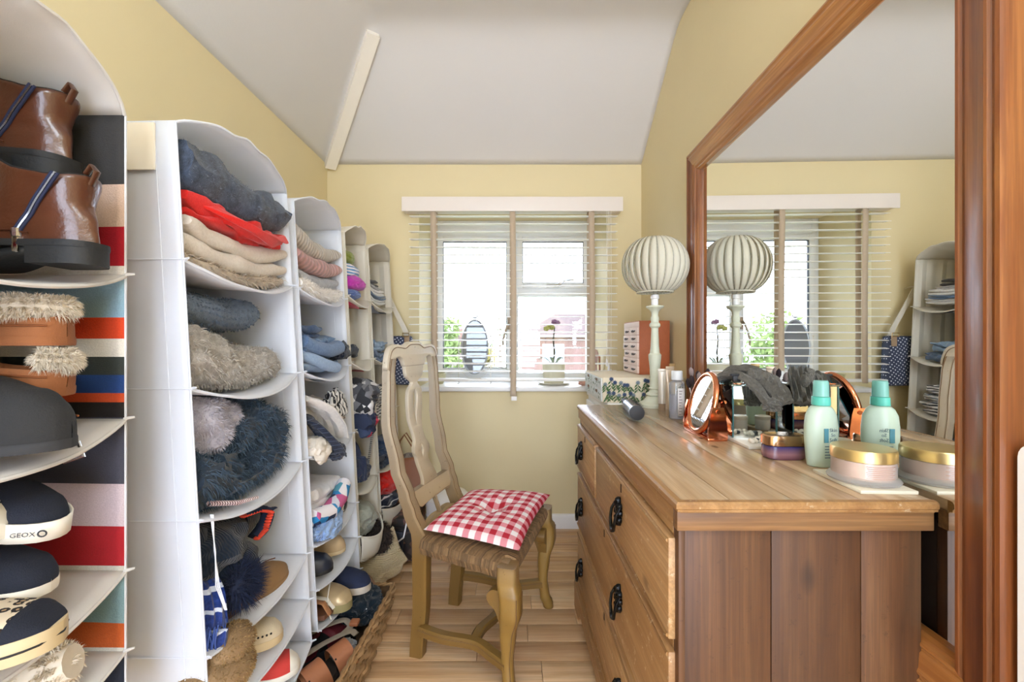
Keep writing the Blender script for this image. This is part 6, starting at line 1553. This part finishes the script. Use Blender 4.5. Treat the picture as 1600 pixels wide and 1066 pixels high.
# wicker basket in front: woven walls strand by strand
wb = thing('wicker_basket', 'woven seagrass basket of sandals on the floor under the white organisers', 'basket', (-.68, 1.50, 0))
M_wick = plain('seagrass', '#b58f62', .85, var=.3, vs=35, bump=.3, bs=250, isl=.6); M_wickd = plain('seagrass_dark', '#5e452b', .85, var=.35, vs=35, bump=.3, bs=250)
c4b = [Vector((-.478, 1.17, .002)), Vector((-.508, 1.80, .002)), Vector((-.83, 1.80, .002)), Vector((-.83, 1.18, .002))]
c4t = [Vector((-.488, 1.14, .165)), Vector((-.488, 1.815, .115)), Vector((-.845, 1.815, .115)), Vector((-.845, 1.14, .165))]
mk('base', G().box(-.83, -.512, 1.18, 1.79, .002, .010), M_wickd, wb)
nrow = 5
for sd in range(4):
    A0, A1, B0, B1 = c4b[sd], c4b[(sd+1) % 4], c4t[sd], c4t[(sd+1) % 4]; L = (A1-A0).length; ns = int(L/.036)
    out = Vector(((A1-A0).y, -(A1-A0).x, 0)).normalized(); cen_ = Vector((-.67, 1.48, 0)); out = out if out.dot(A0-cen_) > 0 else -out
    side = mk('wall', G().grid(lambda u, v: A0.lerp(A1, u).lerp(B0.lerp(B1, u), v)-out*.006, 10, 4), M_wickd, wb, solid=.004)
    stake = G()
    if sd in (0, 1, 3):
        for r_ in range(nrow):
            v = (r_+.5)/nrow; prev = None
            for k in range(ns):
                u0, u1 = k/ns, (k+1)/ns; pts = []
                over = (k+r_) % 2 == 0
                for j in range(6):
                    u = lerp(u0-.25/ns, u1+.25/ns, j/5); p = A0.lerp(A1, u).lerp(B0.lerp(B1, u), v+.02*math.sin(k*3+r_)); bu = math.sin(PI*j/5)
                    pts.append(p+out*((.010*bu-.002) if over else (.001)))
                if over or sd == 0:
                    stake.tube(pts, .0105, 6, flat=.75)
        for k in range(ns+1):
            u = k/ns; stake.tube([A0.lerp(A1, u)+out*.001, B0.lerp(B1, u)+out*.001], .005, 6)
        tag(mk('weave', stake, M_wick, side), kind='stuff')
    ri = [B0.lerp(B1, k/30) for k in range(31)]; g = G()
    for ph in (0, PI): g.tube([p+Vector((0, 0, .005+.004*math.sin(i*1.4+ph)))+out*(.004*math.cos(i*1.4+ph)) for i, p in enumerate(ri)], .0048, 6)
    mk('rim', g, M_wick, wb)
M_leather = plain('tan_sandal_leather', '#9c6240', .45, var=.12, vs=10, bump=.1, bs=200)
def sandal(label, x, y, z, ang, grp, m=M_leather):
    s = thing('leather_sandal', label, 'sandal', (x, y, z), grp); Mx = Matrix.Translation((x, y, z)) @ Matrix.Rotation(ang, 4, 'Z') @ Matrix.Rotation(-.25, 4, 'Y')
    o = cr_spline([(-.11, .0), (-.09, .03), (-.03, .032), (.05, .045), (.11, .03), (.125, 0), (.11, -.03), (.05, -.042), (-.03, -.03), (-.09, -.03)], 4, True)
    mk('footbed', G().prism(o, lambda a, b, c: Mx @ Vector((a, b, c)), 0, .016), plain('dark_footbed', '#2b221d', .7), s)
    for cx, w_ in ((.065, .06), (-.035, .05)):
        rings = []
        for k in range(13):
            a = PI*k/12; rings.append([Mx @ Vector((cx+dx, .047*math.cos(a), .012+.058*math.sin(a)+dz)) for dx, dz in ((-w_/2, 0), (w_/2, -.004), (w_/2, -.001), (-w_/2, .003))])
        st3 = mk('strap', G().loft(rings), m, s, sharp=30)
    mk('rivet', G().blob(Mx @ Vector((.04, -.030, .058)), (.003, .003, .003), 1, 0, 1, 2), M_black, st3)
sandal('tan leather sandal, the nearer one lying in the wicker basket', -.615, 1.255, .085, .9, 'tan sandals in the basket'); sandal('tan leather sandal tucked behind the nearer one in the basket', -.575, 1.345, .085, .85, 'tan sandals in the basket')
def pileshoe(label, x, y, z, ang, m, name='basket_shoe', **k): shoe(name, label, (x, y, z), ang, .23, .085, .05, .06, .014, m, M_rub, M_lind, tilt=(.1, .25), **k)
pileshoe('black flat shoe low in the wicker basket beside the sandals', -.70, 1.26, .05, 1.45, plain('black_suede', '#17181c', .8))
pileshoe('burgundy flat shoe in the middle of the wicker basket', -.70, 1.42, .075, 1.2, plain('burgundy', '#6a1f2a', .6))
pileshoe('black canvas shoe at the basket side below the navy bundle', -.625, 1.43, .055, 1.50, plain('black_canvas', '#14161a', .9))
g = G(); crumple(g, (-.58, 1.68, .115), (.075, .085, .055), 3, .35, 5)
nb = solo('navy_drawstring_bag', 'dark navy and green drawstring bag at the far end of the basket', 'bag', g, fabric('navy_green', '#16242e', '#0f1a22', scale=30))
mk('toggle', G().blob((-.535, 1.62, .135), (.008, .006, .008), 1, .1, 1, 2), M_white, nb); g = G(); crumple(g, (-.60, 1.745, .155), (.03, .02, .018), 5, .3, 3); mk('blue_lining', g, plain('royal_lining', '#23408f', .7), nb)
mk('drawcord', G().tube([(-.60, 1.70, .165), (-.575, 1.705, .17), (-.555, 1.69, .166), (-.55, 1.665, .158)], .0025, 6), M_white, nb)
g = G().tube([(-.60+.062*math.cos(a), 1.72+.05*math.sin(a)*.6, .13+.062*math.sin(a)) for a in [PI*k/14 for k in range(15)]], .010, 8, flat=.4)
solo('brown_belt', 'brown leather belt arched over the navy drawstring bag', 'belt', g, plain('belt_brown', '#6a4d35', .5))
g = G()
for pts in ([(-.74, 1.40, .13), (-.66, 1.49, .145), (-.585, 1.545, .15), (-.555, 1.53, .135), (-.575, 1.49, .125)], [(-.70, 1.33, .12), (-.62, 1.43, .135), (-.545, 1.50, .14), (-.525, 1.49, .13)]):
    drape(g, pts, .024, .006, 1, 8, 0)
o = solo('webbing_straps', 'grey webbing bag straps with a leather tip across the basket', 'strap', g, plain('grey_webbing', '#8d8273', .8, var=.2, vs=80)); mk('leather_tip', G().box(-.560, -.530, 1.515, 1.545, .138, .152, .004), M_leather, o)
g = G(); crumple(g, (-.70, 1.27, .12), (.06, .06, .05), 9, .4, 4); g.box(-.72, -.66, 1.30, 1.37, .10, .125, .004)
solo('cream_pumps', 'cream fabric pump crumpled at the near end of the basket', 'shoe', g, M_canv)
g = G(); crumple(g, (-.54, 1.42, .125), (.03, .04, .022), 2, .4, 4); solo('grey_sock', 'grey sock at the rim of the wicker basket', 'sock', g, fabric('grey_sock', '#8a8c90', None))
pileshoe('black shoe heaped under the white organiser at the basket near end', -.79, 1.20, .06, 1.4, M_lind, 'dark_shoe')
